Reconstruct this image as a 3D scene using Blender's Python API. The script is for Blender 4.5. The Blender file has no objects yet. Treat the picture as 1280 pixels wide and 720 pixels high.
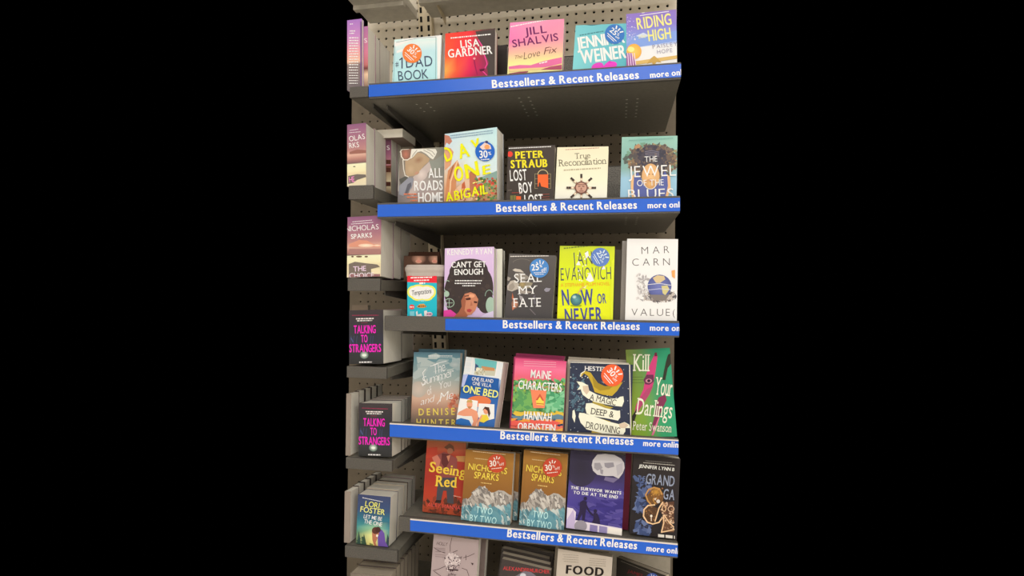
import bpy, math, random
from mathutils import Vector, Matrix
from mathutils.geometry import tessellate_polygon

random.seed(7)
SC = bpy.context.scene
COL = SC.collection

# ------------------------------------------------------------------ camera
F = 680.0                       # focal length in pixels of the 1280x720 frame
CAM = Vector((0.0, 0.0, 1.45))
def _n(v): return Vector(v).normalized()
EY = _n((132, 5, F))            # world depth axis seen in camera axes (right, down, forward)
_x = _n((3500, 27, -F)); EX = (_x - EY * _x.dot(EY)).normalized()
EZ = EX.cross(EY)
cam_data = bpy.data.cameras.new('camera'); cam = bpy.data.objects.new('camera', cam_data)
COL.objects.link(cam)
cam_data.sensor_fit = 'HORIZONTAL'; cam_data.sensor_width = 36.0; cam_data.lens = F / 1280 * 36.0
cam_data.clip_start = 0.05
rt = Vector((EX.x, EY.x, EZ.x)); dn = Vector((EX.y, EY.y, EZ.y)); fw = Vector((EX.z, EY.z, EZ.z))
m3 = Matrix((rt, -dn, -fw)).transposed()
cam.matrix_world = Matrix.Translation(CAM) @ m3.to_4x4()
SC.camera = cam

# ------------------------------------------------------------------ world, lights, exposure
world = bpy.data.worlds.new('world'); SC.world = world; world.use_nodes = True
world.node_tree.nodes['Background'].inputs[0].default_value = (0, 0, 0, 1)
world.node_tree.nodes['Background'].inputs[1].default_value = 0.0
def lamp(name, loc, sx, sy, power, color):
    d = bpy.data.lights.new(name, 'AREA'); d.shape = 'RECTANGLE'; d.size = sx; d.size_y = sy
    d.energy = power; d.color = color
    o = bpy.data.objects.new(name, d); COL.objects.link(o); o.location = loc
    return o
for ly, pw in ((-3.6, 170), (-1.9, 110), (0.25, 30)):      # rows of ceiling tubes over the aisle
    lamp('ceiling_tube_light', (1.4, ly, 3.9), 6.4, 0.35, pw, (1.0, 0.965, 0.93))
SC.view_settings.view_transform = 'Standard'; SC.view_settings.look = 'None'
SC.view_settings.gamma = 1.0; SC.view_settings.use_curve_mapping = False
SC.view_settings.exposure = -0.12

# ------------------------------------------------------------------ pixel helpers (points on real planes)
def ray(px, py):
    d = Vector(((px - 640) / F, (py - 360) / F, 1.0))
    return Vector((EX.dot(d), EY.dot(d), EZ.dot(d)))
def W(px, py, Y):
    d = ray(px, py); return CAM + d * (Y / d.y)
def onplane(px, py, O, n):
    d = ray(px, py); return CAM + d * ((O - CAM).dot(n) / d.dot(n))
def lin(c, k=1.0):
    r = []; g = 0.3 * c[0] + 0.59 * c[1] + 0.11 * c[2]
    for v in c[:3]:
        v = (g + (v - g) * 0.92) / 255.0
        v = v / 12.92 if v <= 0.04045 else ((v + 0.055) / 1.055) ** 2.4
        if k < 1.0: v = max(0.0012, v - 0.010)      # ink is a little deeper than its glossy look
        r.append(min(0.88, v / k))
    return (r[0], r[1], r[2], 1.0)

# ------------------------------------------------------------------ materials
MATS = {}
def _new(name):
    m = bpy.data.materials.new(name); m.use_nodes = True; MATS[name] = m
    return m, m.node_tree, m.node_tree.nodes['Principled BSDF']
def mat_noise(name, c, rough=0.5, scale=60.0, amt=0.12, bump=0.0, metal=0.0, stretch=None, spec=0.4, bscale=None):
    """plain colour broken up by object-space noise, optional bump"""
    if name in MATS: return MATS[name]
    m, t, b = _new(name)
    tc = t.nodes.new('ShaderNodeTexCoord'); src = tc.outputs['Object']
    if stretch:
        mp = t.nodes.new('ShaderNodeMapping'); mp.inputs['Scale'].default_value = stretch
        t.links.new(src, mp.inputs[0]); src = mp.outputs[0]
    nz = t.nodes.new('ShaderNodeTexNoise'); nz.inputs['Scale'].default_value = scale; nz.inputs['Detail'].default_value = 3
    t.links.new(src, nz.inputs['Vector'])
    rp = t.nodes.new('ShaderNodeValToRGB')
    l = lin(c); rp.color_ramp.elements[0].position = 0.3; rp.color_ramp.elements[1].position = 0.7
    rp.color_ramp.elements[0].color = tuple(v * (1 - amt) for v in l[:3]) + (1,)
    rp.color_ramp.elements[1].color = tuple(min(1, v * (1 + amt)) for v in l[:3]) + (1,)
    t.links.new(nz.outputs['Fac'], rp.inputs[0]); t.links.new(rp.outputs[0], b.inputs['Base Color'])
    b.inputs['Roughness'].default_value = rough; b.inputs['Metallic'].default_value = metal
    b.inputs['Specular IOR Level'].default_value = spec
    if bump:
        nb = nz
        if bscale:
            nb = t.nodes.new('ShaderNodeTexNoise'); nb.inputs['Scale'].default_value = bscale; t.links.new(src, nb.inputs['Vector'])
        bp = t.nodes.new('ShaderNodeBump'); bp.inputs['Strength'].default_value = bump; bp.inputs['Distance'].default_value = 0.002
        t.links.new(nb.outputs['Fac'], bp.inputs['Height']); t.links.new(bp.outputs[0], b.inputs['Normal'])
    return m
def mat_print(name, rough, spec):
    m, t, b = _new(name)
    a = t.nodes.new('ShaderNodeAttribute'); a.attribute_name = 'Col'
    t.links.new(a.outputs['Color'], b.inputs['Base Color'])
    b.inputs['Roughness'].default_value = rough; b.inputs['Specular IOR Level'].default_value = spec
    return m
PRINT = mat_print('printed_cover', 0.45, 0.2)
STRIP = mat_print('printed_plastic', 0.25, 0.5)
STICK = mat_print('printed_sticker', 0.4, 0.3)
HAMMER = mat_noise('hammertone_metal', (88, 84, 78), 0.5, 420, 0.35, 0.35, 0.0)
DECK = mat_noise('shelf_deck_metal', (112, 108, 98), 0.38, 90, 0.1, 0.1)
SPECK = mat_noise('speckled_riser_metal', (118, 114, 106), 0.5, 330, 0.6, 0.5)
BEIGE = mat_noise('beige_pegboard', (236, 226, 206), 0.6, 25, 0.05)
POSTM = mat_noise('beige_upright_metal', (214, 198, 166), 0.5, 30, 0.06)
SHADEP = mat_noise('shaded_pegboard', (110, 98, 80), 0.6, 25, 0.08)  # darker copy of the beige pegboard, shade under the shelves put into its colour
HOLE = mat_noise('dark_slot', (16, 14, 12), 0.9, 30, 0.1)
PERF = mat_noise('perforation_light', (225, 222, 210), 0.5, 30, 0.05)  # pale tone standing in for light that shines through the deck holes
UPPER = mat_noise('upper_shelf_grey', (196, 190, 176), 0.5, 40, 0.08)
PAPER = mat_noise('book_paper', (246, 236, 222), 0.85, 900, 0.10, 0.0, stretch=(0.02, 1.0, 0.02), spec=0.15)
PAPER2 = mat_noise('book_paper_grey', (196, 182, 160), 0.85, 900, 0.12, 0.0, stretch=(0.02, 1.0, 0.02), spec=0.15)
CEIL = mat_noise('ceiling_white', (214, 210, 202), 0.8, 5, 0.03)
FLOOR = mat_noise('floor_tile', (226, 220, 208), 0.35, 6, 0.06)

# ------------------------------------------------------------------ mesh builder
class MB:
    def __init__(s): s.v = []; s.f = []; s.c = []
    def poly(s, pts, col=(0.5, 0.5, 0.5, 1), cols=None):
        i = len(s.v); s.v += [tuple(p) for p in pts]; s.f.append(tuple(range(i, i + len(pts))))
        s.c.append(cols if cols else [col] * len(pts))
    def box(s, x0, x1, y0, y1, z0, z1, col=(0.5, 0.5, 0.5, 1)):
        p = [(x0, y0, z0), (x1, y0, z0), (x1, y1, z0), (x0, y1, z0), (x0, y0, z1), (x1, y0, z1), (x1, y1, z1), (x0, y1, z1)]
        i = len(s.v); s.v += p
        for q in ((0, 3, 2, 1), (4, 5, 6, 7), (0, 1, 5, 4), (1, 2, 6, 5), (2, 3, 7, 6), (3, 0, 4, 7)):
            s.f.append(tuple(i + a for a in q)); s.c.append([col] * 4)
    def hexa(s, p, col=(0.5, 0.5, 0.5, 1)):
        i = len(s.v); s.v += [tuple(a) for a in p]
        for q in ((0, 3, 2, 1), (4, 5, 6, 7), (0, 1, 5, 4), (1, 2, 6, 5), (2, 3, 7, 6), (3, 0, 4, 7)):
            s.f.append(tuple(i + a for a in q)); s.c.append([col] * 4)
    def build(s, name, mat, parent=None, origin=None, bevel=0.0, smooth=False):
        o0 = Vector(origin) if origin is not None else Vector((0, 0, 0))
        me = bpy.data.meshes.new(name)
        me.from_pydata([tuple(Vector(p) - o0) for p in s.v], [], s.f)
        at = me.color_attributes.new('Col', 'FLOAT_COLOR', 'CORNER')
        flat = []
        for cs in s.c:
            for c in cs: flat.extend(c)
        at.data.foreach_set('color', flat)
        me.materials.append(mat); me.update()
        if smooth: me.polygons.foreach_set('use_smooth', [True] * len(me.polygons))
        o = bpy.data.objects.new(name, me); COL.objects.link(o)
        if parent is not None: o.parent = parent
        elif origin is not None: o.location = o0
        if bevel:
            b = o.modifiers.new('bevel', 'BEVEL'); b.width = bevel; b.segments = 2; b.limit_method = 'ANGLE'
        return o
def tag(o, label, cat, group=None):
    o['label'] = label; o['category'] = cat
    if group: o['group'] = group
    return o
def thing(name, label, cat, loc=(0, 0, 0), group=None, mtx=None):
    o = bpy.data.objects.new(name, None); COL.objects.link(o); o.empty_display_size = 0.05
    if mtx is not None: o.matrix_world = mtx
    else: o.location = loc
    return tag(o, label, cat, group)

# ------------------------------------------------------------------ glyphs (built-in font)
GL = {}
def glyph(ch, off):
    key = (ch, round(off, 4))
    if key in GL: return GL[key]
    cu = bpy.data.curves.new('glyph', 'FONT'); cu.body = ch; cu.size = 1.0; cu.resolution_u = 3
    cu.offset = off; cu.fill_mode = 'FRONT'
    ob = bpy.data.objects.new('glyph', cu); COL.objects.link(ob)
    bpy.context.view_layer.update()
    ev = ob.evaluated_get(bpy.context.evaluated_depsgraph_get()); me = ev.to_mesh()
    me.calc_loop_triangles()
    vs = [(v.co.x, v.co.y) for v in me.vertices]
    tr = [tuple(vs[i] for i in t.vertices) for t in me.loop_triangles]
    ev.to_mesh_clear(); bpy.data.objects.remove(ob); bpy.data.curves.remove(cu)
    if vs: x0 = min(v[0] for v in vs); x1 = max(v[0] for v in vs)
    else: x0, x1 = 0, 0.25
    GL[key] = (tr, x0, x1); return GL[key]
CAPH = None
SERIF = {'A': 'bl br', 'B': 'Bl Tl', 'D': 'Bl Tl', 'E': 'Bl Tl', 'F': 'Bl Tl', 'H': 'Bl Br Tl Tr', 'I': 'Bc Tc', 'K': 'Bl br Tl tr', 'L': 'Bl Tl',
         'M': 'Bl Br Tl Tr', 'N': 'Bl Tl Tr', 'P': 'Bl Tl', 'R': 'Bl br Tl', 'T': 'Bc', 'U': 'Tl Tr', 'V': 'tl tr', 'W': 'tl tr', 'Y': 'Bc tl tr',
         'X': 'Bl Br Tl Tr', 'i': 'Bc', 'l': 'Bc Tc', 'n': 'Bl Br', 'r': 'Bl', 'd': 'Br', 't': '', 'u': 'Br', 'k': 'Bl Br'}
def layout(txt, off=0.0, track=0.06, serif=False, shear=0.0, space=0.28):
    """triangles of a line of text in units of cap height, x from 0 to total width"""
    global CAPH
    if CAPH is None:
        t, a, b = glyph('H', 0.0); ys = [p[1] for q in t for p in q]; CAPH = max(ys)
    x = 0.0; out = []
    for ch in txt:
        if ch == ' ': x += space; continue
        o1 = min(off, 0.011); ex = max(0.0, off - 0.011) * 1.1
        t, a, b = glyph(ch, o1)
        for sh in ((-ex, 0.0, ex) if ex else (0.0,)):        # heavier faces: thicken the stems sideways only, counters stay open
            for q in t: out.append((tuple(((p[0] - a) + x + sh, p[1]) for p in q), 1 + (sh > 0) + (sh >= 0)))
        if serif and ch in SERIF:
            ys = [p[1] for q in t for p in q]; top = max(ys); w = b - a
            for sp in SERIF[ch].split():
                xc = {'l': x + 0.05, 'r': x + w - 0.05, 'c': x + w / 2}[sp[1]]
                yy = 0.0 if sp[0] in 'Bb' else top - 0.05
                hw = 0.12
                q = [(xc - hw, yy), (xc + hw, yy), (xc + hw, yy + 0.05), (xc - hw, yy + 0.05)]
                out += [((q[0], q[1], q[2]), 4), ((q[0], q[2], q[3]), 4)]
        x += (b - a) + track + 1.6 * ex
    x -= track
    return [(tuple(((p[0] + shear * p[1]), p[1] / CAPH) for p in q), sb) for q, sb in out], max(x, 0.01)

# ------------------------------------------------------------------ printed artwork on a plane
def clip_poly(pts, w, h):
    """pts: [(x, y, colour)] clipped to the rectangle 0..w, 0..h"""
    for ax, lim, sgn in ((0, 0.0, 1), (0, w, -1), (1, 0.0, 1), (1, h, -1)):
        out = []
        for i in range(len(pts)):
            p, q = pts[i], pts[(i + 1) % len(pts)]
            dp = (p[ax] - lim) * sgn; dq = (q[ax] - lim) * sgn
            if dp >= 0: out.append(p)
            if (dp >= 0) != (dq >= 0):
                t = dp / (dp - dq)
                out.append((p[0] + (q[0] - p[0]) * t, p[1] + (q[1] - p[1]) * t, tuple(a + (b - a) * t for a, b in zip(p[2], q[2]))))
        pts = out
        if len(pts) < 3: return []
    return pts
class Art:
    def __init__(s, O, r, u, w, h, k=1.0):
        s.O, s.r, s.u, s.w, s.h, s.k = O, r, u, w, h, k
        s.n = r.cross(u); s.tris = []; s.layer = 1; s.sub = 0.0; s.fr = (0.0, 0.0, 1.0)
    def frame(s, x0, y0, sc): s.fr = (x0, y0, sc); return s
    def px(s, x, y):
        p = onplane(s.fr[0] + x / s.fr[2], s.fr[1] + y / s.fr[2], s.O, s.n) - s.O
        return (p.dot(s.r), p.dot(s.u))
    def _add(s, pts):                       # local pts with linear colours
        c = clip_poly(pts, s.w, s.h)
        if len(c) >= 3: s.tris.append((s.layer * 8e-5 + s.sub, c))
    def _tri(s, loc, cols):
        for t in tessellate_polygon([[Vector((p[0], p[1], 0)) for p in loc]]):
            s._add([(loc[i][0], loc[i][1], cols[i]) for i in t])
    def bg(s, rows):
        """rows: list of (fraction from top, colour or [colours across])"""
        s.layer = 1
        for (t0, a), (t1, b) in zip(rows[:-1], rows[1:]):
            a = a if isinstance(a, list) else [a]; b = b if isinstance(b, list) else [b]
            n = max(len(a), len(b))
            if len(a) == 1: a = a * max(n, 2)
            if len(b) == 1: b = b * max(n, 2)
            n = len(a) - 1
            for i in range(n):
                x0, x1 = s.w * i / n, s.w * (i + 1) / n; y0, y1 = s.h * (1 - t0), s.h * (1 - t1)
                s._add([(x0, y1, lin(b[i], s.k)), (x1, y1, lin(b[i + 1], s.k)), (x1, y0, lin(a[i + 1], s.k)), (x0, y0, lin(a[i], s.k))])
        s.layer = 2
    def poly(s, pts, c, cols=None):
        loc = [s.px(*p) for p in pts]
        cc = [lin(q, s.k) for q in cols] if cols else [lin(c, s.k)] * len(loc)
        s._tri(loc, cc); s.layer += 1
    def disc(s, x, y, rx, ry, c, rim=None, rot=0.0, n=24, a0=0, a1=360, up=True):
        cx = s.px(x, y); c0 = lin(c, s.k); c1 = lin(rim, s.k) if rim else c0
        ca, sa = math.cos(math.radians(rot)), math.sin(math.radians(rot)); ring = []
        for i in range(n + 1):
            a = math.radians(a0 + (a1 - a0) * i / n); dx, dy = rx * math.cos(a), ry * math.sin(a)
            ring.append(s.px(x + dx * ca - dy * sa, y + dx * sa + dy * ca))
        for i in range(n):
            s._add([(cx[0], cx[1], c0), (ring[i + 1][0], ring[i + 1][1], c1), (ring[i][0], ring[i][1], c1)])
        s.sub += 1.2e-5
        if up: s.layer += 1
    def line(s, pts, wd, c, closed=False, up=True):
        pts = list(pts) + ([pts[0]] if closed else []); cc = lin(c, s.k)
        for (xa, ya), (xb, yb) in zip(pts[:-1], pts[1:]):
            l = math.hypot(xb - xa, yb - ya) or 1; ox, oy = -(yb - ya) / l * wd / 2, (xb - xa) / l * wd / 2
            ex, ey = (xb - xa) / l * wd * 0.3, (yb - ya) / l * wd * 0.3
            q = [s.px(xa - ex + ox, ya - ey + oy), s.px(xb + ex + ox, yb + ey + oy), s.px(xb + ex - ox, yb + ey - oy), s.px(xa - ex - ox, ya - ey - oy)]
            s._add([(p[0], p[1], cc) for p in q]); s.sub += 3e-6
        if up: s.layer += 1
    def ring(s, x, y, rx, ry, wd, c, a0=0, a1=360, rot=0):
        ca, sa = math.cos(math.radians(rot)), math.sin(math.radians(rot)); pts = []
        n = 20
        for i in range(n + 1):
            a = math.radians(a0 + (a1 - a0) * i / n); dx, dy = rx * math.cos(a), ry * math.sin(a)
            pts.append((x + dx * ca - dy * sa, y + dx * sa + dy * ca))
        s.line(pts, wd, c)
    def text(s, txt, x0, y0, x1, y1, h, c, bold=0.0, track=0.06, serif=False, shear=0.0, c2=None, space=0.28):
        """line of text: baseline from (x0, y0) to (x1, y1), cap height h, all in the current frame"""
        tr, wd = layout(txt, bold, track, serif, shear, space); cc = lin(c, s.k); cb = lin(c2, s.k) if c2 else cc
        dx, dy = (x1 - x0) / wd, (y1 - y0) / wd
        L = math.hypot(x1 - x0, y1 - y0); ux, uy = (y1 - y0) / L * h, -(x1 - x0) / L * h
        b0 = s.sub
        for q, sb in tr:
            pts = []; s.sub = b0 + sb * 1.2e-5
            for (a, b) in q:
                p = s.px(x0 + dx * a + ux * b, y0 + dy * a + uy * b)
                t = min(1, max(0, b)); pts.append((p[0], p[1], tuple(m * t + n * (1 - t) for m, n in zip(cc, cb))))
            s._add(pts)
        s.layer += 1; s.sub = b0
    def fine(s, x0, y0, x1, y1, h, c):
        """a line of print too small to read in the photograph"""
        L = x1 - x0; x = 0.0; cc = lin(c, s.k)
        while x < L:
            w = min(L - x, random.uniform(1.2, 4.5) * h * 0.6)
            ya = y0 + (y1 - y0) * x / L; yb = y0 + (y1 - y0) * (x + w) / L
            q = [s.px(x0 + x, ya), s.px(x0 + x + w, yb), s.px(x0 + x + w, yb - h), s.px(x0 + x, ya - h)]
            s._add([(p[0], p[1], cc) for p in q]); x += w + h * 0.45
        s.layer += 1
    def scatter(s, x0, y0, x1, y1, n, size, cols, inside=None, asp=1.0, ang=None):
        for _ in range(n):
            x, y = random.uniform(x0, x1), random.uniform(y0, y1)
            if inside and not inside(x, y): continue
            r = size * random.uniform(0.5, 1.2); m = random.choice((3, 4, 5)); cc = lin(random.choice(cols), s.k)
            a0 = random.uniform(0, 6.28) if ang is None else math.radians(ang + random.uniform(-25, 25)); loc = []
            for i in range(m):
                a = i * 6.283 / m; dx, dy = r * math.cos(a) * asp, r * math.sin(a)
                loc.append(s.px(x + dx * math.cos(a0) - dy * math.sin(a0), y + dx * math.sin(a0) + dy * math.cos(a0)))
            s._add([(p[0], p[1], cc) for p in loc]); s.sub += 2.5e-6
        s.layer += 1
    def emit(s, mb, y=0.0):
        for l, pts in s.tris:
            P = [(p[0], y - l, p[1]) for p in pts]
            area = sum(P[i][0] * P[(i + 1) % len(P)][2] - P[(i + 1) % len(P)][0] * P[i][2] for i in range(len(P)))
            cs = [p[2] for p in pts]
            if area < 0: P.reverse(); cs = cs[::-1]
            mb.poly(P, cols=cs)

# ------------------------------------------------------------------ a book
def axes(yaw, lean):
    a, b = math.radians(yaw), math.radians(lean)
    r = Vector((math.cos(a), math.sin(a), 0)); nb = Vector((-math.sin(a), math.cos(a), 0)); up = Vector((0, 0, 1))
    return r, up * math.cos(b) + nb * math.sin(b), nb * math.cos(b) - up * math.sin(b), nb
class Book: pass
def fit(LT, LB, RB, Y, lean, yaw, t, deck):
    """size and pose of a book from three cover corners at depth Y, standing on the deck"""
    r0, u0, bk, nb = axes(yaw, lean); O = W(LB[0], LB[1], Y); n = r0.cross(u0)
    p = onplane(LT[0], LT[1], O, n) - O; a, b = p.dot(r0), p.dot(u0); L = math.hypot(a, b)
    up = (r0 * a + u0 * b) / L; rr = (r0 * b - u0 * a) / L
    q = onplane(RB[0], RB[1], O, n) - O; w = q.dot(rr)
    low = min(0, w * rr.z) + min(0, t * bk.z)
    sft = (O.z + low - deck - 0.0004) / up.z
    B = Book(); B.O = O - up * sft; B.r = rr; B.u = up; B.b = bk; B.nb = nb; B.w = w; B.h = L + sft; B.t = t
    return B
def mtx(B, O=None):
    m = Matrix((B.r, B.b, B.u)).transposed().to_4x4(); m.translation = O if O is not None else B.O
    return m
def cover_mesh(w, h, t, col, ct=0.0006, hard=False):
    mb = MB()
    mb.box(0, w, 0, ct, 0, h, col); mb.box(0, w, t - ct, t, 0, h, col)
    if hard:
        n = 6
        mb.box(-0.0, ct, ct, t - ct, 0, h, col)
    else: mb.box(0, ct, ct, t - ct, 0, h, col)
    return mb
def page_mesh(w, h, t, ct=0.0006, ins=0.001):
    mb = MB(); mb.box(ct + 0.0002, w - ins, ct + 0.0001, t - ct - 0.0001, ins, h - ins); return mb
BOOKN = []
def book(label, LT, LB, RB, Y, deck, cover, art=None, lean=8, yaw=0, t=0.028, k=0.8, hard=False, copies=(), paper=None, group=None, cat='book', name='book', reuse=None):
    """cover: base colour; art(A): draws in photo pixels; copies: [(label, thickness, x shift, extra gap, height factor)] standing behind"""
    B = fit(LT, LB, RB, Y, lean, yaw, t, deck); ct = 0.0022 if hard else 0.0006
    root = thing(name, label, cat, mtx=mtx(B), group=group)
    A = Art(B.O, B.r, B.u, B.w, B.h, k)
    if reuse is not None:
        sx, sy = B.w / reuse.w, B.h / reuse.h
        A.tris = [(l, [(p[0] * sx, p[1] * sy, p[2]) for p in q]) for l, q in reuse.tris]; A.layer = 40; A.sub = reuse.sub
    if art: art(A)
    mb = cover_mesh(B.w, B.h, t, lin(cover, k), ct, hard); A.emit(mb)
    B.cover = mb.build('cover', PRINT, root)
    page_mesh(B.w, B.h, t, ct, 0.003 if hard else 0.001).build('pages', paper or PAPER, root)
    B.art = A; B.root = root; back = 0.0; B.stack = []
    th = math.cos(math.radians(lean)); off = t / th + 0.0006
    for i, c in enumerate(copies):
        lab, tt, dx, gap, hf = c[:5]; cc = c[5] if len(c) > 5 else cover
        off += gap
        low = min(0, B.w * B.r.z) + min(0, tt * B.b.z); lo0 = min(0, B.w * B.r.z) + min(0, t * B.b.z)
        O = B.O + B.nb * off + Vector((dx, 0, 0)); O.z += lo0 - low
        r2 = thing(name, lab, cat, mtx=mtx(B, O), group=c[6] if len(c) > 6 else group)
        cover_mesh(B.w, B.h * hf, tt, lin(cc, k)).build('cover', PRINT, r2)
        page_mesh(B.w, B.h * hf, tt).build('pages', paper or PAPER, r2)
        off += tt / th + 0.0006; B.stack.append((r2, O, tt, hf))
    return B
def sticker(B, x, y, r, c, draw, fr):
    """round price sticker stuck on a cover; the print belongs to its own mesh"""
    A = Art(B.O, B.r, B.u, B.w, B.h, B.art.k); A.frame(*fr); A.layer = 1
    A.disc(x, y, r, r, c, n=32)
    draw(A)
    mb = MB(); A.emit(mb, -0.00008 * (B.art.layer + 3) - B.art.sub)
    o = mb.build('discount_sticker', STICK, B.cover); o['label'] = 'round discount sticker'
    return o

# ------------------------------------------------------------------ setting: floor and gondola
D, YB = 1.44, 1.946            # depth of the shelf fronts and of the back panels
ZTOP = W(640, 20, YB).z        # underside of the highest shelf
def bx(py): return 480 + 0.0685 * (py - 395)      # the joint between the two bays, in the photograph
def joint(z):                  # x of that joint at height z (the racking leans a little)
    a, b = W(bx(100), 100, D), W(bx(680), 680, D)
    return a.x + (b.x - a.x) * (z - a.z) / (b.z - a.z)
XR = W(849, 400, D).x; XRB = W(843, 400, YB).x
XL = W(434, 400, D).x; XLB = W(437, 400, YB).x
fl = MB(); fl.box(-2.5, 4.8, -4.5, YB - 0.05, -0.05, 0.0); fo = fl.build('floor', FLOOR); fo['kind'] = 'structure'
fl = MB(); fl.box(-2.5, 4.8, -4.5, YB - 0.05, 4.1, 4.15); fo = fl.build('ceiling', CEIL); fo['kind'] = 'structure'
for nm, q in (('wall_back', (-2.5, 4.8, -4.55, -4.5)), ('wall_left', (-2.55, -2.5, -4.5, 1.4)), ('wall_right', (4.8, 4.85, -4.5, 1.4))):
    fl = MB(); fl.box(*q, 0.0, 4.1); fo = fl.build(nm, CEIL); fo['kind'] = 'structure'

fr = thing('gondola_frame', 'beige slotted steel upright between the two shelf bays', 'shelving', (joint(1.2), YB, 0))
o0 = fr.location
mb = MB()
za, zb = 0.0, ZTOP + 0.25
ta, tb = W(531, 20, YB - 0.03), W(549, 425, YB - 0.03); sl = (ta.x - tb.x) / (ta.z - tb.z)
def postx(z): return tb.x + (z - tb.z) * sl
pw = 0.026
def slab(mb, z0, z1, dx0, dx1, y0, y1, ip=0.0):
    p = []
    for z in (z0, z1):
        c = postx(z); p += [(c + dx0, y0, z), (c + dx1, y0, z), (c + dx1, y1, z), (c + dx0, y1, z)]
    mb.hexa(p)
slab(mb, za, zb, -pw, pw, YB - 0.032, YB - 0.002)
mb.build('upright', POSTM, fr, o0, bevel=0.002)
mb = MB(); z = 0.1
while z < zb - 0.03:
    for s in (-1, 1): slab(mb, z, z + 0.021, s * 0.014 - 0.0042, s * 0.014 + 0.0042, YB - 0.0335, YB - 0.0321)
    z += 0.0345
mb.build('slot_row', HOLE, fr, o0)
mb = MB(); mb.box(XLB, XRB, YB - 0.45, YB - 0.05, 0.0, 0.12); mb.build('base', HAMMER, fr, o0, bevel=0.003)

def pegboard(name, label, x0, x1, z0, z1, mat, ref, R=0.0052):
    """perforated panel, real holes"""
    P = 0.0315; mb = MB()
    nx, nz = int((x1 - x0) / P), int((z1 - z0) / P); ox = ref[0] % P; oz = ref[1] % P
    xs = math.floor((x0 - ox) / P) * P + ox + P / 2; cells = []
    X = [x0]; x = xs
    while x < x1:
        if x > x0 + 0.004: X.append(x)
        x += P
    if x1 - X[-1] > 0.004: X.append(x1)
    Z = [z0]; z = math.floor((z0 - oz) / P) * P + oz + P / 2
    while z < z1:
        if z > z0 + 0.004: Z.append(z)
        z += P
    if z1 - Z[-1] > 0.004: Z.append(z1)
    for i in range(len(X) - 1):
        for j in range(len(Z) - 1):
            a, b, c, d = X[i], X[i + 1], Z[j], Z[j + 1]
            if abs(b - a - P) < 1e-5 and abs(d - c - P) < 1e-5:
                cx, cz = (a + b) / 2, (c + d) / 2
                cor = [(a, c), (cx, c), (b, c), (b, cz), (b, d), (cx, d), (a, d), (a, cz)]
                hl = [(cx + R * math.cos(math.radians(225 + 45 * q)), cz + R * math.sin(math.radians(225 + 45 * q))) for q in range(8)]
                for q in range(8):
                    r = (q + 1) % 8
                    mb.poly([(cor[q][0], YB, cor[q][1]), (cor[r][0], YB, cor[r][1]), (hl[r][0], YB, hl[r][1]), (hl[q][0], YB, hl[q][1])])
                    mb.poly([(hl[q][0], YB, hl[q][1]), (hl[r][0], YB, hl[r][1]), (hl[r][0], YB + 0.006, hl[r][1]), (hl[q][0], YB + 0.006, hl[q][1])])
            else: mb.poly([(a, YB, c), (b, YB, c), (b, YB, d), (a, YB, d)])
    o = mb.build(name, mat, None, ((x0 + x1) / 2, YB, z0)); return tag(o, label, 'pegboard')
ref = (W(709, 40, YB).x, W(709, 40, YB).z)
ZS1 = W(470, 109, YB).z + 0.015
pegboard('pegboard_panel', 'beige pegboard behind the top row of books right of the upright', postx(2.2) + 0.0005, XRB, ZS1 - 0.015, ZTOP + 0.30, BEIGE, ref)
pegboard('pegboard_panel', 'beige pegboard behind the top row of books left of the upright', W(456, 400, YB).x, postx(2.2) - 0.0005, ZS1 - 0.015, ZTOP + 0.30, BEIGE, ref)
pegboard('pegboard_panel', 'dim shaded pegboard behind the lower shelves right of the upright', postx(1.2) + 0.0005, XRB, 0.13, ZS1 - 0.016, SHADEP, ref, 0.0034)
pegboard('pegboard_panel', 'dim shaded pegboard behind the lower stacked shelves left of the upright', XLB, postx(1.2) - 0.0005, 0.13, ZS1 - 0.016, SHADEP, ref, 0.0034)

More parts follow.
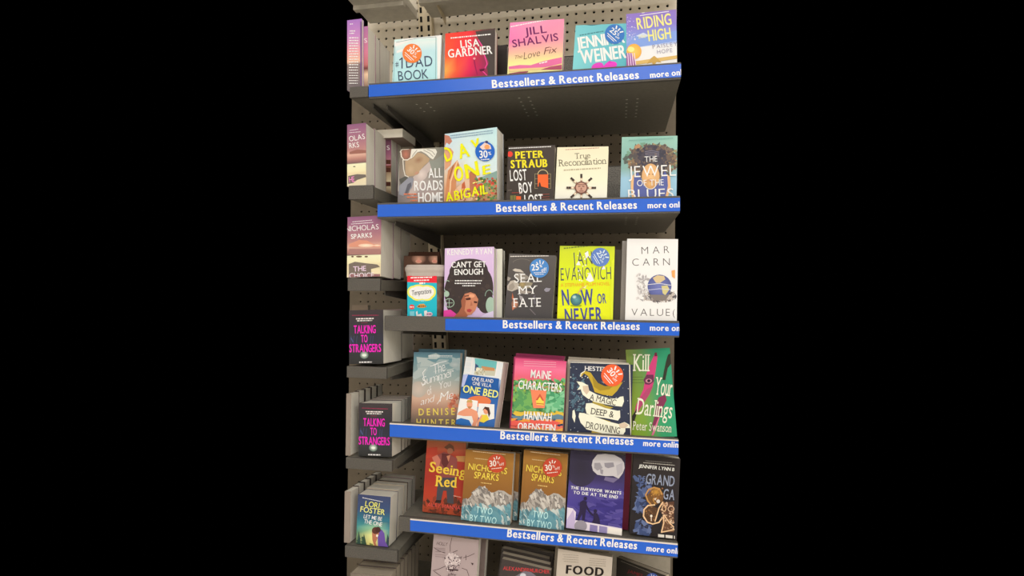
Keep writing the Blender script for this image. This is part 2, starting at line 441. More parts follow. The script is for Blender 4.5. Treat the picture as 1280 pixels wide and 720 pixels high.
# ------------------------------------------------------------------ shelves
def shelf(label, x0, x1, zt, zb, drop, side, strip=None, texts=None, perf=True, rail=False, mat=HAMMER, bracket=True, deckmat=DECK):
    """zt, zb: top and bottom of the front lip"""
    s = thing('display_shelf', label, 'shelf', ((x0 + x1) / 2, D, zb), 'shelves of the left bay' if side == 'L' else 'shelves of the right bay'); o = s.location
    mb = MB(); mb.box(x0, x1, D + 0.0122, YB - 0.037, zb + 0.001, zt - drop); mb.build('deck', deckmat, s, o, bevel=0.001)
    mb = MB(); mb.box(x0, x1, D, D + 0.012, zb, zt); mb.build('front_lip', mat, s, o, bevel=0.0015)
    if bracket:
        xb = x1 - 0.012 if side == 'L' else x0 + 0.03
        mb = MB(); t = 0.002; yf, yk = D + 0.06, YB - 0.037
        mb.hexa([(xb - t, yf, zb - 0.012), (xb + t, yf, zb - 0.012), (xb + t, yk, zb - 0.05), (xb - t, yk, zb - 0.05),
                 (xb - t, yf, zb + 0.0008), (xb + t, yf, zb + 0.0008), (xb + t, yk, zb + 0.0008), (xb - t, yk, zb + 0.0008)])
        mb.build('bracket', mat, s, o)
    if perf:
        n = 8; r = 0.0036; mb = MB(); mb.poly([(r * math.cos(6.283 * a / n), -r * math.sin(6.283 * a / n), 0) for a in range(n)]); pf = None  # pale discs under the deck, painted light of the holes
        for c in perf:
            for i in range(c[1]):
                if pf is None: pf = mb.build('lit_perforation', PERF, s)
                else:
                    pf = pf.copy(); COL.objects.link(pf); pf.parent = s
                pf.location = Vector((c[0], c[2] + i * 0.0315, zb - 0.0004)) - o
    if strip:
        px0, zs0, zs1 = strip; xs = px0
        A = Art(Vector((xs, D - 0.0022, zs0)), Vector((1, 0, 0)), Vector((0, 0, 1)), x1 - xs, zs1 - zs0, 1.0)
        A.layer = 2
        for tx in texts: A.text(tx[0], *tx[1:6], (250, 250, 250), bold=tx[6], track=0.10)
        mb = MB(); mb.box(xs, x1, D - 0.0022, D - 0.0004, zs0, zs1, lin((14, 98, 228), 1.03))
        m2 = MB(); A.emit(m2)
        if rail: mb.box(xs, x1, D - 0.003, D - 0.0004, zs1 + 0.0002, zs1 + 0.0034, lin((222, 214, 204), 0.9))
        i = len(mb.v); off = Vector((xs, D - 0.0022, zs0))
        for f, c in zip(m2.f, m2.c): mb.poly([Vector(m2.v[j]) + off for j in f], cols=c)
        mb.build('label_strip', STRIP, s, o)
    return s
def zz(py, px=640, Y=None): return W(px, py, Y or D).z
ROW = {}
BR = 'Bestsellers & Recent Releases'; MO = 'more online'
rows = [  # name, strip top, strip bottom (at x=640), strip left px, lip left px, drop, heading ends, more ends, label
    (1, 94.5, 110, 461.5, 461.0, 0.014, ((615.5, 109.8, 799, 98.0), (813, 97.3, 866, 92.5)), 'grey shelf with blue label strip, topmost of the labelled shelves'),
    (2, 252.2, 268, 472.5, 471.5, 0.014, ((620.5, 265.0, 796.5, 260.6), (809.7, 260.2, 863, 258.8)), 'grey shelf with blue label strip under the hockey player cover'),
    (3, 400.0, 414.7, 557.0, 480.5, 0.014, ((628.8, 410.0, 799.8, 412.4), (812.5, 413.2, 866, 414.0)), 'grey shelf whose blue label strip begins right of the pet treat tub'),
    (4, 539.0, 555, 487.5, 487.2, 0.021, ((625.6, 548.7, 791.8, 556.3), (804, 557.3, 853, 559.8)), 'grey shelf with blue label strip under the script-titled beach cover'),
    (5, 661.4, 675.4, 513.0, 498.0, 0.008, ((634.0, 671.0, 796.2, 686.6), (808, 688.4, 858, 693.4)), 'grey shelf with blue label strip, lowest of the labelled shelves')]
for n, yt, yb_, sx, lx, drop, tx, lab in rows:
    zt, zb = zz(yt), zz(yb_); x0 = W(lx, yt, D).x; xs = W(sx, yt, D).x
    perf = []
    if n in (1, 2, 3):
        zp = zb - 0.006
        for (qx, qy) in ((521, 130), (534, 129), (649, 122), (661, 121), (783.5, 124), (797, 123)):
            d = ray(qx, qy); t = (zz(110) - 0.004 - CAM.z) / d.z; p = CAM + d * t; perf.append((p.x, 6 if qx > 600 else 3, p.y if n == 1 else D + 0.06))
    texts = [(BR,) + tx[0] + (9.7, 0.034), (MO,) + tx[1] + (7.2, 0.034)]
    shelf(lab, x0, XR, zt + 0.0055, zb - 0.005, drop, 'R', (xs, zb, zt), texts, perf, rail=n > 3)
    ROW[n] = zt + 0.0055 - drop
zt = zz(835); shelf('dark grey bottom shelf of the right bay, books standing below the lowest label strip', W(506, 800, D).x, XR, zt, zt - 0.04, 0.008, 'R', perf=None); ROW[6] = zt - 0.008
LROW = {}
lrows = [(1, 460, 107.3, 120.8, 'grey shelf lip under the purple back cover at far left'),
         (2, 466.5, 231, 248.5, 'grey left-bay shelf lip under the upper lake novel, beside the hockey player book'),
         (3, 475, 348, 364, 'grey left-bay shelf lip beside the pet treat tub'),
         (4, 483, 459.5, 474, 'grey left-bay shelf lip under the upper pink-lettered black book'),
         (5, 490, 576, 590, 'grey left-bay shelf lip under the lower pink-lettered black book'),
         (6, 496.5, 689, 703.5, 'grey left-bay shelf lip under the navy romance paperback')]
for n, x, yt, yb_, lab in lrows:
    zt, zb = W(x, yt, D).z, W(x, yb_, D).z; xr = W(x, yt, D).x
    shelf(lab, XL, xr, zt, zb, 0.004, 'L', perf=None); LROW[n] = zt - 0.004
zt = W(505, 806, D).z; shelf('grey bottom left-bay shelf carrying the lowest stack of books', XL, W(504, 800, D).x, zt, zt - 0.035, 0.004, 'L', perf=None); LROW[7] = zt - 0.004
# the overstock shelves above the top row: only their undersides show
def upper(label, x0, x1, side):
    s = thing('upper_shelf', label, 'shelf', ((x0 + x1) / 2, D, ZTOP)); o = s.location
    mb = MB(); mb.box(x0, x1, D + 0.0122, YB - 0.037, ZTOP, ZTOP + 0.03); mb.build('deck', UPPER, s, o)
    mb = MB(); mb.box(x0, x1, D, D + 0.012, ZTOP - 0.01, ZTOP + 0.045); mb.build('front_lip', HAMMER, s, o, bevel=0.0015)
    mb = MB(); mb.box(x0, x1 if side == 'L' else x1 - 0.002, 1.775, 1.798, ZTOP - 0.016, ZTOP - 0.0003); mb.build('stiffener', UPPER, s, o, bevel=0.001)
    if side == 'L': return
    xb = x0 + 0.055
    mb = MB(); t = 0.0015; yf, yk = 1.80, YB - 0.037
    mb.hexa([(xb - t, yf, ZTOP - 0.010), (xb + t, yf, ZTOP - 0.010), (xb + t, yk, ZTOP - 0.03), (xb - t, yk, ZTOP - 0.03),
             (xb - t, yf, ZTOP - 0.0005), (xb + t, yf, ZTOP - 0.0005), (xb + t, yk, ZTOP - 0.0005), (xb - t, yk, ZTOP - 0.0005)])
    mb.build('bracket', POSTM, s, o)
upper('underside of the high grey shelf right of the upright', postx(ZTOP) + pw + 0.002, XRB, 'R')
upper('underside of the high grey shelf left of the upright', W(437, 12, 1.75).x, postx(ZTOP) - pw - 0.002, 'L')

# speckled risers standing behind the front rows
def riser(label, x0, x1, z0, z1, y0, y1=None):
    y1 = y1 or y0 + 0.06
    r = thing('book_riser', label, 'riser', ((x0 + x1) / 2, y0, z0)); o = r.location
    mb = MB(); mb.box(x0, x1, y0, y1, z0 + 0.0005, z1 - 0.0015); mb.build('body', SPECK, r, o)
    mb = MB(); mb.box(x0 - 0.001, x1 + 0.001, y0 - 0.002, y1, z1 - 0.0014, z1); mb.build('top_edge', HAMMER, r, o)
riser('low dark metal riser in the gap left of the turquoise novel', W(690, 70, 1.72).x, W(760, 70, 1.72).x, ROW[1], W(713, 70, 1.72).z, 1.72)
riser('speckled grey metal riser in the gap left of the teal portrait cover', W(700, 207, 1.70).x, W(800, 207, 1.70).x, ROW[2], W(768, 207.5, 1.70).z, 1.70)

# ------------------------------------------------------------------ right bay, row 1
C1 = (430, 0, 6.0); C2 = (640, 0, 6.0); C3 = (430, 120, 6.0); C4 = (640, 120, 6.0); C5 = (430, 220, 6.0); C6 = (640, 220, 6.0)
C7 = (430, 310, 6.0); C8 = (640, 310, 6.0); D1 = (430, 420, 6.0); D2 = (640, 420, 6.0); D3 = (430, 520, 6.0); D4 = (640, 520, 6.0)
D5 = (430, 600, 6.0); D6 = (640, 600, 6.0)
YF = D + 0.0165
def fp(fr, x, y): return (fr[0] + x / fr[2], fr[1] + y / fr[2])

def a_dad(A):
    A.frame(*C1); A.bg([(0, (196, 226, 234)), (0.12, (210, 234, 240)), (0.3, (180, 218, 228)), (1, (168, 220, 230))])
    A.poly([(380, 318), (520, 268), (728, 262), (728, 285), (540, 292), (385, 350)], (238, 248, 248))  # pale gloss streaks painted onto the cover, this band and the next
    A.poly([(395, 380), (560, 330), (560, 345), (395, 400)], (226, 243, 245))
    A.line([(690, 278), (688, 598)], 4, (120, 160, 165)); A.line([(392, 318), (560, 285), (690, 277)], 4, (130, 168, 172))
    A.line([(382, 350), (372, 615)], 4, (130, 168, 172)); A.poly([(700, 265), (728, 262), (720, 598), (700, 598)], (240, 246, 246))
    A.text('#', 388, 502, 412, 499, 40, (62, 72, 100), 0.0)
    A.line([(436, 434), (436, 512)], 9, (62, 72, 100)); A.line([(418, 450), (436, 436)], 8, (62, 72, 100))
    A.text('DAD', 468, 510, 666, 495, 78, (62, 72, 100), -0.004, track=0.12)
    A.text('BOOK', 410, 606, 634, 588, 70, (62, 72, 100), -0.004, track=0.1)
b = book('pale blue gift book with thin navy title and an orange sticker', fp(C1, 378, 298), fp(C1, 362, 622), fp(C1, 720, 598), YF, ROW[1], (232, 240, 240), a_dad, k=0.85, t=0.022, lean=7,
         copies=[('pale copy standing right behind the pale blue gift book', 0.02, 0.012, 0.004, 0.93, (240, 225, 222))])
def s30(x, y, r, ang, txt='30', col=(255, 250, 240)):
    def d(A):
        c, s_ = math.cos(math.radians(ang)), math.sin(math.radians(ang))
        def q(a, b): return (x + (a * c - b * s_) * r, y + (a * s_ + b * c) * r)
        A.text(txt, *q(-0.62, 0.12), *q(0.12, 0.12), 0.5 * r, col, 0.02)
        A.text('%', *q(0.18, -0.08), *q(0.42, -0.08), 0.26 * r, col, 0.01)
        A.text('off', *q(0.2, 0.18), *q(0.66, 0.18), 0.22 * r, col, 0.01)
        A.line([q(-0.6, 0.42), q(0.6, 0.42)], r * 0.07, col); A.line([q(-0.45, 0.6), q(0.45, 0.6)], r * 0.06, col)
        for a in (-0.25, 0.02, 0.29): A.line([q(a * 1.0, -0.5), q(a * 1.6, -0.75)], r * 0.13, col)
    return d
sticker(b, 512, 402, 72, (246, 120, 52), s30(512, 402, 72, 42), C1)

def a_lisa(A):
    A.frame(*C1)
    A.bg([(0, [(238, 66, 52), (240, 60, 54), (226, 52, 60), (96, 66, 62), (78, 66, 62)]), (0.45, [(242, 84, 48), (240, 62, 58), (228, 48, 78), (150, 50, 70), (74, 64, 62)]),
          (0.75, [(246, 160, 70), (240, 84, 56), (216, 40, 84), (168, 38, 88), (70, 62, 60)]), (1, [(240, 110, 60), (226, 60, 58), (188, 34, 74), (150, 36, 80), (66, 60, 58)])])
    A.poly([(985, 236), (1142, 222), (1132, 580), (1086, 580), (1072, 505), (1088, 470), (1062, 420), (1046, 350), (1010, 300)], (72, 64, 62))
    A.line([(1008, 300), (1036, 345), (1048, 400), (1062, 440), (1074, 480), (1056, 515), (1024, 522), (1052, 545), (1080, 575)], 7, (236, 66, 150))
    A.line([(975, 445), (985, 500), (1000, 560)], 9, (150, 30, 78)); A.disc(978, 440, 9, 8, (240, 150, 160)); A.poly([(1015, 520), (1060, 512), (1045, 535), (1020, 535)], (96, 24, 56))
    A.fine(800, 291, 1100, 262, 9, (250, 235, 225))
    A.text('LISA', 877, 360, 1018, 346, 55, (255, 250, 244), 0.022, track=0.1)
    A.text('GARDNER', 784, 434, 1115, 403, 60, (255, 250, 244), 0.024, track=0.08)
book('bright red thriller with a dark right side and white author lettering', fp(C1, 760, 252), fp(C1, 753, 600), fp(C1, 1130, 573), YF, ROW[1], (120, 40, 40), a_lisa, t=0.03, lean=6,
     copies=[('dark spine showing in the gap right of the red thriller', 0.02, 0.018, 0.05, 0.93, (58, 52, 50)), ('second dark book standing behind the dark spine beside the red thriller', 0.02, 0.03, 0.02, 0.86, (92, 84, 80))])

def a_jill(A):
    A.frame(*C2); A.bg([(0, [(240, 128, 178), (242, 140, 176), (240, 136, 170)]), (0.35, [(236, 112, 168), (240, 134, 162), (242, 140, 160)]), (0.55, (246, 172, 150)), (0.72, (250, 214, 140)), (0.82, (252, 226, 150)), (1, (250, 206, 130))])
    A.fine(-10, 205, 355, 132, 8, (250, 226, 226))
    A.text('JILL', 98, 266, 262, 244, 55, (112, 42, 96), 0.012, track=0.12)
    A.text('SHALVIS', 6, 356, 350, 303, 55, (112, 42, 96), 0.012, track=0.1)
    A.text('The', 16, 445, 78, 434, 26, (130, 70, 60), -0.012, shear=0.3)
    A.text('Love', 88, 447, 208, 420, 52, (96, 50, 56), -0.016, shear=0.35); A.text('Fix', 238, 412, 332, 394, 52, (96, 50, 56), -0.016, shear=0.35)
    A.poly([(-24, 500), (60, 488), (140, 490), (235, 460), (300, 445), (375, 430), (375, 478), (250, 505), (120, 515), (-24, 520)], (216, 104, 156))
    A.poly([(-24, 520), (120, 512), (260, 505), (375, 476), (375, 500), (200, 524), (-24, 540)], (250, 190, 130))
    A.poly([(-24, 552), (60, 538), (125, 534), (115, 545), (-24, 565)], (150, 70, 90)); A.poly([(215, 524), (290, 500), (375, 486), (375, 522)], (166, 76, 104))
    A.fine(205, 482, 265, 468, 9, (250, 225, 220))
book('pink and yellow sunset beach romance with dark magenta capitals', fp(C2, -15, 170), fp(C2, -36, 575), fp(C2, 376, 540), YF, ROW[1], (238, 150, 170), a_jill, t=0.036, lean=7)

def a_jen(A):
    A.frame(*C2); A.bg([(0, [(110, 186, 196), (94, 174, 190)]), (0.3, [(110, 190, 200), (84, 170, 186)]), (1, [(120, 198, 206), (82, 168, 184)])])
    A.line([(540, 184), (600, 190), (680, 178), (760, 166), (840, 138)], 5, (50, 96, 110))
    A.fine(508, 270, 690, 238, 9, (70, 130, 142))
    A.text('JENNIFER', 490, 368, 850, 318, 84, (232, 230, 220), 0.03, track=0.05)
    A.text('WEINER', 522, 478, 862, 432, 96, (244, 242, 234), 0.034, track=0.06)
    A.disc(640, 498, 46, 26, (216, 66, 188), rot=-20); A.disc(740, 490, 48, 28, (226, 60, 196), rot=-12); A.poly([(610, 500), (780, 480), (760, 530), (640, 535)], (222, 62, 192)); A.poly([(712, 470), (735, 455), (750, 470)], (210, 50, 180))
b = book('turquoise novel with curled top, blocky white author name and blue sticker', fp(C2, 478, 190), fp(C2, 453, 540), fp(C2, 857, 505), YF, ROW[1], (86, 170, 184), a_jen, t=0.03, lean=7)
sticker(b, 770, 258, 74, (52, 112, 190), s30(770, 258, 74, 42, '25'), C2)

def a_ride(A):
    A.frame(*C2); A.bg([(0, (136, 112, 192)), (0.22, (132, 118, 200)), (0.4, (128, 144, 214)), (0.55, (142, 168, 226)), (0.6, (214, 216, 238)), (1, (232, 230, 244))])
    A.poly([(858, 330), (930, 270), (985, 245), (1060, 282), (1130, 255), (1245, 225), (1245, 300), (1100, 330), (960, 352), (858, 372)], (122, 152, 218))
    A.poly([(930, 270), (985, 245), (1030, 268), (980, 285)], (190, 200, 236))
    A.line([(960, 118), (1175, 86)], 5, (246, 240, 250)); A.disc(982, 92, 14, 8, (246, 240, 250))
    A.scatter(858, 120, 930, 300, 30, 5, [(190, 180, 225), (230, 225, 245)])
    A.text('RIDING', 942, 222, 1200, 184, 84, (252, 214, 128), 0.02, track=0.10)
    A.text('the', 946, 292, 1004, 283, 30, (250, 220, 160), -0.01, shear=0.3)
    A.text('HIGH', 1026, 310, 1196, 288, 80, (252, 214, 128), 0.024, track=0.10)
    A.text('PAISLEY', 1056, 368, 1240, 344, 30, (128, 120, 150), -0.01, track=0.2); A.text('HOPE', 1090, 406, 1203, 392, 30, (128, 120, 150), -0.01, track=0.2)
    A.poly([(925, 460), (1245, 415), (1245, 440), (925, 488)], (204, 170, 98)); A.poly([(1040, 440), (1066, 420), (1090, 438), (1120, 470), (1085, 465), (1060, 500), (1050, 470), (1010, 480)], (190, 152, 76))
    A.disc(915, 388, 56, 58, (242, 190, 92), (226, 160, 66)); A.disc(892, 372, 26, 20, (250, 214, 130))
    A.poly([(858, 400), (900, 400), (935, 500), (858, 506)], (150, 88, 156))
    for i in range(4): A.line([(868 + i * 16, 402), (876 + i * 18, 500)], 6, (226, 200, 230))
book('lilac mountain cover with golden capitals at the right end of the top row', fp(C2, 857, 106), fp(C2, 858, 505), fp(C2, 1238, 470), YF, ROW[1], (140, 120, 190), a_ride, t=0.028, lean=7)

# ------------------------------------------------------------------ right bay, row 2
def a_roads(A):
    A.frame(*C3); A.bg([(0, [(104, 98, 88), (140, 134, 122), (118, 120, 110)]), (0.4, [(128, 118, 108), (150, 140, 130), (128, 130, 122)]), (0.7, [(122, 118, 122), (164, 150, 150), (156, 146, 140)]), (1, [(104, 98, 98), (150, 122, 112), (116, 104, 100)])])
    A.frame(495, 180, 9.48)
    A.poly([(395, 200), (460, 190), (560, 120), (575, 260), (470, 300), (400, 330)], (134, 138, 130))
    A.poly([(205, 390), (395, 210), (420, 290), (330, 400), (300, 520), (200, 620), (150, 600)], (182, 168, 164)); A.disc(300, 360, 75, 70, (206, 192, 186), (182, 168, 164), rot=-45)
    A.poly([(110, 200), (190, 170), (260, 100), (330, 120), (400, 175), (385, 215), (340, 250), (290, 310), (225, 375), (140, 385), (112, 350)], (172, 146, 116)); A.disc(270, 190, 66, 44, (150, 112, 88), (172, 146, 116), rot=-25); A.disc(175, 300, 52, 62, (184, 158, 128), (172, 146, 116)); A.disc(245, 345, 36, 20, (186, 130, 116), (172, 146, 116), rot=-30)
    A.poly([(60, 60), (180, 60), (175, 180), (110, 195), (62, 160)], (132, 96, 82)); A.disc(118, 122, 44, 56, (178, 112, 92), (140, 98, 84))
    A.poly([(185, 60), (470, 60), (488, 95), (470, 140), (440, 185), (405, 165), (360, 120), (300, 88), (255, 98), (210, 150), (175, 180), (178, 100)], (212, 210, 200))
    for q in (((330, 75), (400, 110), (440, 150)), ((370, 66), (430, 90), (462, 130)), ((250, 75), (215, 115), (195, 150))): A.line(q, 9, (160, 156, 146))
    A.line([(60, 95), (66, 150), (95, 190), (140, 190), (175, 165), (182, 120)], 13, (214, 206, 192)); A.line([(45, 100), (75, 66), (150, 62)], 10, (196, 190, 178))
    A.line([(84, 190), (92, 300), (110, 375), (150, 392)], 11, (206, 200, 190)); A.line([(38, 180), (34, 330), (30, 560)], 9, (186, 182, 176))
    A.poly([(40, 420), (110, 385), (150, 400), (60, 480)], (84, 84, 80)); A.poly([(40, 500), (150, 400), (215, 410), (190, 520), (90, 620), (40, 600)], (136, 138, 150)); A.poly([(140, 480), (180, 455), (185, 500), (130, 590), (105, 590)], (92, 92, 102))
    A.frame(*C3)
    for i, y in enumerate((742, 766, 790)): A.fine(450 + i * 25, y, 552, y, 10, (214, 120, 84))
    A.text('ALL', 636, 616, 742, 612, 70, (248, 226, 222), 0.02, track=0.08); A.text('ROADS', 530, 712, 744, 706, 72, (250, 238, 232), 0.024, track=0.07); A.text('HOME', 560, 802, 744, 798, 74, (250, 240, 236), 0.024, track=0.07)
book('grey hockey player novel with a white helmet and pale capitals', fp(C3, 420, 402), fp(C3, 402, 798), fp(C3, 747, 798), YF + 0.035, ROW[2], (120, 112, 104), a_roads, t=0.024, lean=7)

def a_day(A):
    A.frame(*C3); A.bg([(0, [(176, 206, 228), (190, 216, 236), (178, 214, 236)]), (0.35, [(196, 208, 216), (196, 218, 236), (190, 218, 236)]), (0.6, [(208, 176, 146), (206, 214, 224), (196, 214, 220)]), (0.75, [(204, 150, 112), (170, 150, 130), (130, 150, 110)]), (1, [(204, 160, 128), (196, 150, 112), (196, 120, 90)])])
    A.poly([(755, 290), (790, 300), (812, 340), (790, 365), (770, 350), (756, 380)], (184, 120, 100)); A.poly([(755, 380), (800, 392), (822, 420), (800, 520), (755, 560)], (206, 150, 118))
    A.poly([(780, 560), (850, 480), (866, 520), (846, 600), (830, 800), (752, 800)], (196, 132, 92)); A.line([(850, 490), (800, 640), (790, 790)], 10, (226, 186, 150)); A.line([(820, 520), (790, 620)], 8, (150, 92, 66))
    A.poly([(905, 560), (920, 520), (940, 560), (965, 800), (830, 800), (845, 690), (880, 660), (900, 640)], (210, 176, 150)); A.poly([(885, 660), (905, 640), (915, 700), (880, 720)], (186, 96, 62))
    A.poly([(940, 580), (965, 540), (1000, 620), (990, 740), (945, 740)], (176, 110, 80)); A.poly([(1020, 615), (1150, 560), (1150, 620), (1010, 650)], (126, 156, 150))
    A.scatter(985, 620, 1148, 800, 160, 13, [(70, 110, 60), (106, 140, 70), (196, 70, 60), (214, 96, 70), (180, 140, 90), (140, 60, 50), (90, 130, 90)])
    A.scatter(840, 700, 1000, 800, 60, 12, [(214, 150, 100), (226, 190, 150), (180, 90, 60), (140, 90, 70)])
    for y in (262, 280): A.fine(800, y + 40, 1120, y, 6, (120, 150, 176))
    Yl = (250, 240, 20)
    A.text('D', 772, 495, 832, 470, 105, Yl, 0.03, shear=-0.05); A.text('A', 872, 472, 950, 452, 105, Yl, 0.03); A.text('Y', 985, 462, 1050, 442, 130, Yl, 0.03, shear=0.05)
    A.text('O', 836, 645, 905, 628, 105, Yl, 0.035, shear=0.2); A.text('N', 922, 622, 1022, 592, 105, Yl, 0.03, shear=0.12); A.text('E', 1045, 592, 1105, 580, 66, Yl, 0.03, shear=0.1)
    A.fine(968, 660, 1045, 640, 9, (240, 236, 120)); A.text('ABIGAIL', 768, 798, 1082, 732, 68, Yl, 0.026, shear=0.15, track=0.1)
b = book('tall thick bright novel with yellow hand-painted title and blue sticker', fp(C3, 755, 285), fp(C3, 750, 795), fp(C3, 1148, 788), D + 0.036, ROW[2], (190, 200, 210), a_day, t=0.055, lean=5, yaw=-7)
def s_blue(A):
    A.text('30', 1020, 468, 1082, 464, 54, (250, 250, 250), 0.024); A.text('%', 1086, 446, 1108, 444, 24, (250, 250, 250), 0.02)
    A.poly([(1020, 385), (1060, 350), (1100, 372), (1108, 400), (1040, 405)], (226, 196, 190)); A.disc(1075, 385, 20, 18, (236, 150, 90)); A.disc(1072, 348, 12, 10, (60, 60, 110)); A.fine(1030, 484, 1095, 480, 7, (230, 236, 250))
sticker(b, 1060, 418, 73, (34, 98, 196), s_blue, C3)
E4 = (620, 160, 6.0)
def a_straub(A):
    A.frame(*E4); A.bg([(0, (70, 62, 58)), (1, (62, 56, 52))])
    A.fine(96, 156, 415, 142, 6, (236, 230, 220)); A.disc(105, 196, 21, 21, (222, 60, 48))
    A.text('PETER', 148, 230, 360, 221, 52, (252, 206, 30), 0.045, track=0.09); A.text('STRAUB', 113, 301, 388, 292, 58, (252, 206, 30), 0.045, track=0.09)
    A.text('LOST', 107, 398, 232, 390, 80, (244, 238, 226), 0.012, track=0.10); A.text('BOY', 176, 492, 278, 482, 78, (244, 238, 226), 0.016, track=0.08); A.text('LOST', 216, 580, 355, 572, 76, (244, 238, 226), 0.02, track=0.08)
    A.ring(352, 350, 38, 36, 5, (196, 180, 130), 180, 360); A.poly([(313, 350), (391, 348), (392, 452), (345, 440), (313, 440)], (244, 96, 44)); A.poly([(322, 415), (330, 405), (340, 440), (320, 440)], (62, 50, 46))
    for x in (292, 410): A.line([(x, 345), (x, 455)], 4, (140, 128, 96))
    for y in (345, 382, 420, 455): A.line([(292, y), (313, y)], 4, (140, 128, 96)); A.line([(392, y), (410, y)], 4, (140, 128, 96))
    A.poly([(108, 508), (150, 506), (150, 556), (108, 556)], (112, 112, 62)); A.poly([(152, 512), (188, 514), (188, 556), (152, 556)], (226, 96, 46)); A.line([(130, 506), (130, 556)], 4, (80, 76, 52))
    A.line([(90, 470), (118, 468)], 3, (130, 120, 110)); A.line([(120, 488), (190, 486)], 3, (180, 70, 60))
    for y in (500, 520, 536): A.line([(345, y), (400, y - 3)], 3, (170, 80, 66))
book('dark brown mystery with chunky yellow author name and orange window', fp(E4, 92, 140), fp(E4, 76, 552), fp(E4, 432, 542), YF, ROW[2], (66, 58, 54), a_straub, t=0.03, lean=7)
def a_true(A):
    A.frame(*E4); A.bg([(0, (226, 212, 182)), (0.6, (234, 222, 194)), (1, (244, 234, 212))])
    A.fine(520, 166, 775, 152, 6, (176, 128, 110))
    A.text('True', 592, 232, 708, 224, 42, (106, 100, 80), -0.006, serif=True); A.text('Reconciliation', 474, 288, 825, 269, 50, (106, 100, 80), -0.006, serif=True, track=0.05)
    A.fine(508, 322, 785, 306, 10, (176, 164, 136))
    cx, cy = 640, 450
    for i in range(8):
        a = math.radians(-90 + 45 * i); c, s_ = math.cos(a), math.sin(a)
        A.line([(cx + 40 * c, cy + 40 * s_), (cx + 105 * c, cy + 98 * s_)], 15, (150, 116, 96)); A.line([(cx + 60 * c, cy + 60 * s_), (cx + 70 * c, cy + 68 * s_)], 13, (226, 206, 180))
        A.line([(cx + 84 * c, cy + 80 * s_), (cx + 90 * c, cy + 86 * s_)], 16, (60, 50, 46)); A.line([(cx + 102 * c, cy + 96 * s_), (cx + 106 * c, cy + 100 * s_)], 16, (60, 50, 46))
    A.disc(cx, cy, 49, 46, (110, 72, 64)); A.disc(cx, cy, 40, 37, (190, 148, 130)); A.line([(618, 442), (632, 440)], 6, (90, 56, 52)); A.line([(648, 440), (662, 442)], 6, (90, 56, 52)); A.poly([(636, 450), (644, 450), (648, 466), (632, 466)], (150, 100, 88)); A.line([(626, 476), (655, 476)], 5, (110, 60, 56)); A.line([(612, 428), (668, 428)], 5, (120, 80, 70))
book('cream nonfiction book with a round carved emblem', fp(E4, 460, 145), fp(E4, 441, 542), fp(E4, 830, 527), YF, ROW[2], (226, 212, 184), a_true, t=0.024, lean=7)
FJ = (710, 160, 6.857)
def a_jewel(A):
    A.frame(*FJ); A.bg([(0, [(138, 184, 172), (128, 180, 168), (140, 188, 176)]), (0.5, [(122, 164, 160), (140, 164, 150), (128, 170, 168)]), (0.65, (140, 182, 206)), (1, (136, 178, 206))])
    A.scatter(475, 130, 930, 360, 260, 20, [(96, 130, 112), (120, 110, 90), (150, 140, 100), (84, 96, 90), (110, 150, 130), (170, 130, 96)], inside=lambda x, y: ((x - 720) / 235) ** 2 + ((y - 270) / 135) ** 2 < 1, asp=1.6)
    A.scatter(500, 150, 920, 420, 240, 18, [(110, 92, 80), (96, 84, 80), (130, 108, 84), (84, 80, 80), (120, 104, 92)], inside=lambda x, y: ((x - 725) / 205) ** 2 + ((y - 290) / 150) ** 2 < 1, asp=1.5)
    A.disc(720, 280, 130, 135, (74, 70, 80)); A.scatter(580, 170, 870, 400, 130, 17, [(66, 64, 76), (92, 82, 82), (108, 92, 82), (62, 60, 72)], inside=lambda x, y: ((x - 720) / 165) ** 2 + ((y - 285) / 150) ** 2 < 1)
    for i in range(4): A.line([(660, 205 + i * 14), (720, 196 + i * 14), (780, 208 + i * 12)], 5, (120, 116, 136))
    A.poly([(560, 610), (540, 500), (570, 410), (600, 380), (640, 470), (780, 470), (830, 370), (858, 420), (862, 520), (840, 610)], (84, 94, 156)); A.poly([(540, 420), (566, 400), (560, 520), (575, 610), (548, 610), (538, 500)], (214, 170, 122)); A.poly([(850, 400), (875, 420), (880, 520), (850, 610), (830, 610), (856, 500)], (214, 170, 122))
    A.disc(708, 415, 76, 108, (220, 178, 126), (204, 158, 108)); A.disc(705, 480, 44, 42, (208, 166, 110), (190, 140, 90)); A.line([(676, 395), (700, 400)], 7, (120, 80, 60)); A.line([(722, 400), (748, 394)], 7, (120, 80, 60)); A.poly([(690, 448), (726, 448), (708, 462)], (180, 96, 80)); A.ring(706, 486, 46, 40, 5, (246, 236, 214), 10, 170)
    A.fine(520, 112, 900, 92, 5, (106, 150, 146))
    A.text('THE', 658, 296, 765, 291, 48, (250, 250, 246), 0.0, track=0.12); A.text('JEWEL', 520, 428, 925, 412, 96, (250, 250, 246), -0.006, track=0.14); A.text('OF THE', 592, 502, 820, 494, 52, (250, 250, 246), -0.004, track=0.12); A.text('BLUES', 516, 612, 905, 600, 80, (250, 250, 246), -0.004, track=0.14)
book('teal cover with a curly-haired woman and white capitals, right end of its row', fp(FJ, 462, 78), fp(FJ, 447, 602), fp(FJ, 930, 592), YF, ROW[2], (140, 190, 185), a_jewel, t=0.032, lean=7)

